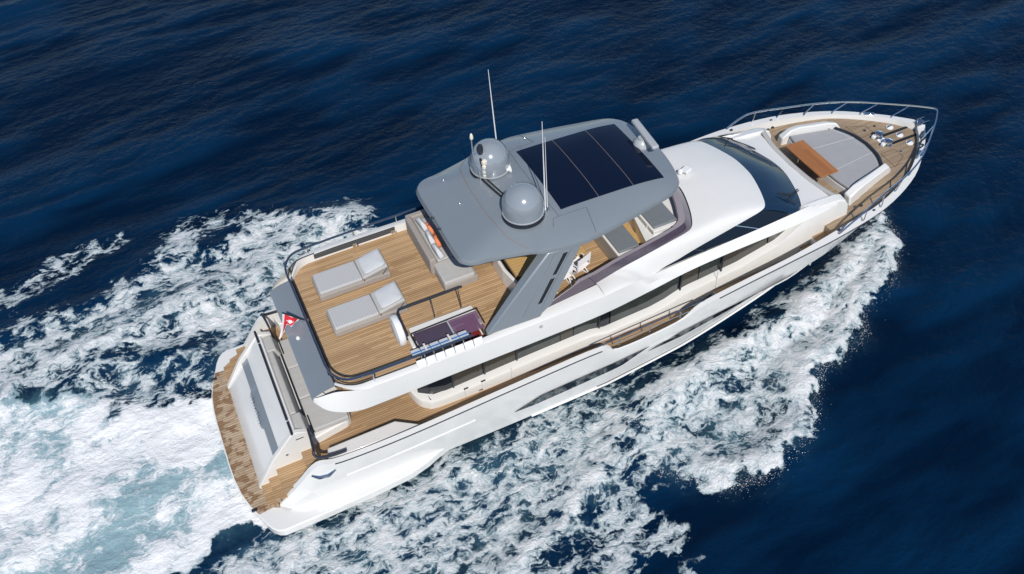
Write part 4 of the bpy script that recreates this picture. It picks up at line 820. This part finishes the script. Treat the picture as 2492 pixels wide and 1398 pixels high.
# bow sheet: crisp fluffy rim, thinner and holed behind it, dense again under the bow
rim = ss(-.10, .22, dS + wob) * (1 - .6 * ss(.4, 1.6, dS + wob))
body = ss(-.10, .35, dS + wob) * (.54 + .26 * patch + .18 * jagL + .26 * ss(15.5, 21, X))
D = np.maximum(D, np.maximum(rim * (.80 + .25 * jag2) * ss(11.2, 13.2, X), body))
D = np.maximum(D, ss(-.6, .6, dSp + 1.3 * jag + .4 * jag3) * (.47 + .26 * patch))
D = np.maximum(D, ss(-.5, .7, dL + .7 * jag) * (.54 + .34 * patch + .10 * jag2))
WK = ss(-.3, .5, dW + .7 * jag + .2 * jag3); D = np.maximum(D, WK * (.90 + .22 * patch))
D = np.maximum(D, ss(-.7, .8, dP + 1.2 * jag + .4 * jag3) * (.60 + .28 * patch + .15 * jagL + .08 * ss(8, 4, Yy)))
D = np.maximum(D, ss(-.5, .4, dF + .8 * jag) * (.50 + .2 * jag2 + .15 * jagL)); D = np.maximum(D, ss(-.5, .4, dF2 + .8 * jag) * (.46 + .2 * jag2))
dH = sdist([(21, -1.6), (16, -2.7), (9, -2.9), (3, -3.0), (1.6, -3.4), (1.0, -4.4), (5, -4.4), (9, -4.3), (14, -3.9), (19, -3.0), (21.5, -2.0)])
D = np.maximum(D, ss(-.3, .3, dH + .3 * jag) * (.47 + .25 * patch + .15 * jag3))
# the crest running aft from the bow sheet, and the rolling edge of the stern wave
CREST = [(14.2, -4.2), (13, -4.5), (11.8, -4.8), (10.8, -5.3), (9.9, -5.65), (9.0, -6.1), (8.3, -6.6), (7.2, -7.0), (6.0, -7.2)]
dC = ldist(CREST) + .35 * jag2 + .25 * jag; D = np.maximum(D, np.exp(-(dC / .50) ** 2) * (.76 + .3 * jag3 + .3 * jag2))
PCR = [(7, 8.3), (5, 8.0), (3, 7.0), (1, 6.6), (-1, 6.3), (-4, 5.8)]
dPC = ldist(PCR) + .4 * jag2; D = np.maximum(D, np.exp(-(dPC / .8) ** 2) * (.68 + .3 * jag2))
# dark gaps : slick along the chine and the hollow behind the port quarter
gap = np.exp(-(ldist([(20.4, -1.75), (18.0, -2.75), (16, -2.95), (13.5, -3.05), (11.5, -3.25), (9.6, -3.35)]) / .50) ** 2) * ss(8.5, 11, X)
D = D * (1 - .30 * gap)
hol = sdist([(-3.3, 4.2), (-2.5, 4.75), (-1, 4.4), (.1, 4.0), (.8, 3.3), (.5, 2.75), (-1.5, 2.75)]); D = D * (1 - .20 * ss(-.5, .5, hol + .3 * jag)); D = np.maximum(D, ss(-1.1, -.2, hol + .4 * jag) * (.40 + .30 * patch))
D = np.clip(D * near, 0, 1)
AER = np.clip(np.maximum.reduce([ss(-.9, .2, sdist([(-3.3, 4.2), (-2.5, 4.75), (-1, 4.4), (.1, 4.0), (.8, 3.3), (.5, 2.75), (-1.5, 2.75)])) * .6, ss(-.8, 1.6, dS) * .75, ss(-1.2, 1.2, dL) * .6, ss(-.8, 1.5, dW) * 1.0, ss(-.6, 1.8, dP - .4) * .9]) * (.75 + .9 * jag2), 0, 1) * near
# heights : wind sea with long crests, and the boat's own waves
ang = math.radians(6); U = X * math.cos(ang) + Yy * math.sin(ang); V = -X * math.sin(ang) + Yy * math.cos(ang)
Vw = V + .9 * fbm(U * .12, V * .12, 40, 2)
Hs = .20 * fbm(U * .09, Vw * .30, 50, 2) + .13 * fbm(U * .26, Vw * .85, 60, 3) + .020 * fbm(U * 1.3 - .6 * V, Vw * 2.2, 70, 2)
CRE_LIGHT = np.clip(.40 + .35 * fbm(U * .09, Vw * .30, 50, 2) + 1.3 * fbm(U * .26, Vw * .85, 60, 3), 0, 1)  # mask painting crests lighter, as if light came through the thin water
Hs = Hs * ss(400, 60, np.hypot(X, Yy)) * (1 - .45 * np.clip(D * 2, 0, 1))
billow = 1 - np.abs(2 * fbm(X * .8, Yy * .8, 80, 5, .58))
rough = fbm(X * 2.2, Yy * 2.2, 90, 4, .6)
Z = Hs + .42 * np.exp(-((dS - .5) / .7) ** 2) * ss(11, 15, X) * (Yy < 0) + .20 * np.exp(-(dC / .6) ** 2) + .28 * np.exp(-(dPC / .8) ** 2) + .16 * np.exp(-((dP) / .6) ** 2)
Z += D ** 1.3 * (1 - .75 * WK) * (.07 * (billow - .6) + .08 * rough) + ss(.3, 1.5, dW) * .22 * patch * near
Z -= .12 * ss(-.6, .6, hol)
# keep the surface below the decks inside the hull
ins = (np.abs(Yy) < np.interp(X, [1, 2, 14, 18, 21, 24], [3, 2.9, 2.8, 2.2, 1.4, .2])) & (X > .6) & (X < 24)
Z = np.where(ins, np.minimum(Z, .05), Z)
nx, ny = X.shape
co_ = np.empty((nx * ny, 3), np.float32); co_[:, 0] = X.ravel(); co_[:, 1] = Yy.ravel(); co_[:, 2] = Z.ravel()
ii = (np.arange(nx - 1)[:, None] * ny + np.arange(ny - 1)[None, :]).ravel()
quads = np.stack([ii, ii + ny, ii + ny + 1, ii + 1], 1).astype(np.int32)
me = bpy.data.meshes.new('sea'); me.vertices.add(nx * ny); me.vertices.foreach_set('co', co_.ravel())
nq = len(quads); me.loops.add(nq * 4); me.loops.foreach_set('vertex_index', quads.ravel()); me.polygons.add(nq)
me.polygons.foreach_set('loop_start', np.arange(0, nq * 4, 4, dtype=np.int32)); me.polygons.foreach_set('loop_total', np.full(nq, 4, np.int32))
me.update(calc_edges=True); me.shade_smooth()
for nm, arr in (('foam', D), ('aer', AER), ('crest', CRE_LIGHT), ('wake', WK * near)):
    at = me.attributes.new(nm, 'FLOAT', 'POINT'); at.data.foreach_set('value', arr.astype(np.float32).ravel())
sea = bpy.data.objects.new('sea', me); COL.objects.link(sea); sea['kind'] = 'structure'; sea['label'] = 'dark blue sea with white wake and bow wave'
# water material
m = bpy.data.materials.new('sea water'); m.use_nodes = True; t = m.node_tree; b = t.nodes['Principled BSDF']; L = t.links.new
tc = t.nodes.new('ShaderNodeTexCoord'); pos = tc.outputs['Object']
def attr(n_): a = t.nodes.new('ShaderNodeAttribute'); a.attribute_name = n_; return a.outputs['Fac']
def noise(sc, det, ro=.5, vec=None, out='Fac'):
    n_ = t.nodes.new('ShaderNodeTexNoise'); n_.inputs['Scale'].default_value = sc; n_.inputs['Detail'].default_value = det; n_.inputs['Roughness'].default_value = ro; L(vec or pos, n_.inputs['Vector']); return n_.outputs[out]
def vadd(a, bvec, s_):
    sc = t.nodes.new('ShaderNodeVectorMath'); sc.operation = 'MULTIPLY_ADD'; L(bvec, sc.inputs[0]); sc.inputs[1].default_value = (s_, s_, s_); L(a, sc.inputs[2]); return sc.outputs[0]
def mapr(v, a, b_, c=0., d_=1., smooth=True):
    n_ = t.nodes.new('ShaderNodeMapRange'); n_.interpolation_type = 'SMOOTHSTEP' if smooth else 'LINEAR'
    for k_, q in (('From Min', a), ('From Max', b_), ('To Min', c), ('To Max', d_)): n_.inputs[k_].default_value = q
    L(v, n_.inputs['Value']); return n_.outputs[0]
wv = vadd(pos, noise(.55, 4, .6, out='Color'), 1.5); wv = vadd(wv, noise(2.6, 5, .62, out='Color'), .42)
flat = t.nodes.new('ShaderNodeMapping'); flat.inputs['Scale'].default_value = (.80, 1.15, 0.0); flat.inputs['Rotation'].default_value = (0, 0, .5); L(wv, flat.inputs[0]); wv2 = flat.outputs[0]
def edge(sc):
    v_ = t.nodes.new('ShaderNodeTexVoronoi'); v_.feature = 'DISTANCE_TO_EDGE'; v_.inputs['Scale'].default_value = sc; v_.inputs['Randomness'].default_value = 1; L(wv2, v_.inputs['Vector'])
    return v_.outputs['Distance']
st_ = t.nodes.new('ShaderNodeMapping'); st_.inputs['Rotation'].default_value = (0, 0, 1.05); st_.inputs['Scale'].default_value = (.5, 1.5, 1); L(wv, st_.inputs[0])
fo = attr('foam'); ae = attr('aer'); wk = attr('wake')
cen = lambda v, k: M(t, 'MULTIPLY_ADD', v, k, -.5 * k)
fine, f2, f3 = noise(.95, 8, .60, wv), noise(4.2, 7, .64, st_.outputs[0]), noise(13, 5, .7, st_.outputs[0])
amt = M(t, 'ADD', M(t, 'MULTIPLY_ADD', wk, .25, fo), cen(fine, 1.5))
e1, e2, e3 = edge(1.05), edge(2.5), edge(5.5)
ee = M(t, 'MINIMUM', M(t, 'ADD', e1, M(t, 'MULTIPLY', M(t, 'SUBTRACT', .55, fo), .14)), M(t, 'MINIMUM', M(t, 'ADD', e2, M(t, 'MULTIPLY_ADD', fo, -.16, .17)), M(t, 'ADD', e3, M(t, 'MULTIPLY_ADD', fo, -.22, .26))))
ee = M(t, 'ADD', ee, cen(f2, .95))
val = M(t, 'SUBTRACT', M(t, 'MULTIPLY', M(t, 'MAXIMUM', M(t, 'SUBTRACT', amt, .12), 0), M(t, 'MULTIPLY_ADD', wk, .05, .375)), ee)       # > 0 inside the foam
mask = M(t, 'MULTIPLY', mapr(val, -.075, .085), mapr(fo, .02, .16))
cloud = noise(.30, 10, .60, wv)
tone = M(t, 'ADD', M(t, 'MULTIPLY', val, 1.5), M(t, 'ADD', cen(f3, .9), M(t, 'MULTIPLY', wk, M(t, 'SUBTRACT', cen(cloud, 5.4), .24))))
# colours
big = noise(.11, 3, .5); 
deep = t.nodes.new('ShaderNodeMix'); deep.data_type = 'RGBA'; deep.inputs['A'].default_value = (.0004, .0058, .0200, 1); deep.inputs['B'].default_value = (.0016, .0215, .0620, 1); L(M(t, 'ADD', M(t, 'MULTIPLY', big, .2), M(t, 'MULTIPLY', attr('crest'), .7)), deep.inputs['Factor'])  # light through the crests is put into the colour as paler blue
teal = t.nodes.new('ShaderNodeMix'); teal.data_type = 'RGBA'; L(deep.outputs['Result'], teal.inputs['A']); teal.inputs['B'].default_value = (.085, .19, .225, 1)
L(M(t, 'MULTIPLY', ae, mapr(noise(.8, 6, .6, wv), .36, .74)), teal.inputs['Factor'])
foamc = t.nodes.new('ShaderNodeMix'); foamc.data_type = 'RGBA'; foamc.inputs['A'].default_value = (.25, .375, .42, 1); foamc.inputs['B'].default_value = (.79, .80, .81, 1); L(mapr(tone, -.22, .48), foamc.inputs['Factor'])
fin = t.nodes.new('ShaderNodeMix'); fin.data_type = 'RGBA'; L(teal.outputs['Result'], fin.inputs['A']); L(foamc.outputs['Result'], fin.inputs['B']); L(mask, fin.inputs['Factor'])
L(fin.outputs['Result'], b.inputs['Base Color']); b.inputs['IOR'].default_value = 1.33
L(mapr(mask, 0, .5, .16, .85), b.inputs['Roughness']); L(mapr(mask, 0, .6, .13, .1), b.inputs['Specular IOR Level'])
mp = t.nodes.new('ShaderNodeMapping'); mp.inputs['Rotation'].default_value = (0, 0, -.35); mp.inputs['Scale'].default_value = (.95, 1.5, 1); L(pos, mp.inputs[0])
rip = M(t, 'ADD', M(t, 'MULTIPLY', noise(2.6, 5, .58, mp.outputs[0]), .75), M(t, 'MULTIPLY', noise(6, 3, .5, mp.outputs[0]), .12))
hgt = M(t, 'ADD', M(t, 'MULTIPLY', rip, .10), M(t, 'MULTIPLY', M(t, 'MULTIPLY', M(t, 'MINIMUM', tone, .9), mask), M(t, 'MULTIPLY_ADD', wk, -.055, .085)))
bp = t.nodes.new('ShaderNodeBump'); bp.inputs['Strength'].default_value = .9; bp.inputs['Distance'].default_value = 1.; L(hgt, bp.inputs['Height']); L(bp.outputs['Normal'], b.inputs['Normal'])
me.materials.append(m)

# ---- flying spray along the bow sheet and the wake edges
def drops(lines, n_, spread, zmax, smin, smax, seed):
    rg = np.random.default_rng(seed); vs = []; fs = []
    T4 = np.array([(1, 1, 1), (1, -1, -1), (-1, 1, -1), (-1, -1, 1), (0, 0, 1.5), (0, 0, -1.5)]) * .6
    for _ in range(n_):
        P = lines[rg.integers(len(lines))]; i = rg.integers(len(P) - 1); tt = rg.random(); a, c = np.array(P[i]), np.array(P[i + 1]); p = a + (c - a) * tt
        p = p + rg.normal(0, spread, 2); z = abs(rg.normal(0, zmax)); s_ = rg.uniform(smin, smax) ** 1.0 * (1 if rg.random() > .12 else 1.7); k = len(vs)
        R_ = rg.normal(0, 1, (3, 3)); R_, _q = np.linalg.qr(R_)
        vs += [tuple(v) for v in (T4[:4] @ R_.T * s_ + np.array([p[0], p[1], z + .1]))]; fs += [(k, k + 1, k + 2), (k, k + 3, k + 1), (k, k + 2, k + 3), (k + 1, k + 3, k + 2)]
    g_ = G(); g_.v = vs; g_.f = fs; return g_
edge_b = [STB[:15]]; 
g_ = drops(edge_b, 3200, .11, .16, .004, .012, 3); g2 = drops([WAKE[:8], [(1.3, -1.9), (.2, -1.5), (.0, .5), (.3, 2.0)], CREST, PORT[:9]], 1600, .18, .08, .004, .011, 4)
g_.add(g2.v, g2.f)
g3 = drops([[(x - .5, y + .45) for x, y in STB[:13]], [(x - 1.0, y + 1.0) for x, y in STB[1:11]]], 9000, .38, .26, .003, .008, 6); g_.add(g3.v, g3.f)
CUR['origin'] = Vector((0, 0, 0)); spm = mat('spray white', (.82, .84, .86), .9)
spr = obj('spray', g_, spm, None, smooth=0, weld=False); spr['kind'] = 'stuff'; spr['label'] = 'white droplets of spray thrown off the bow wave and wake'
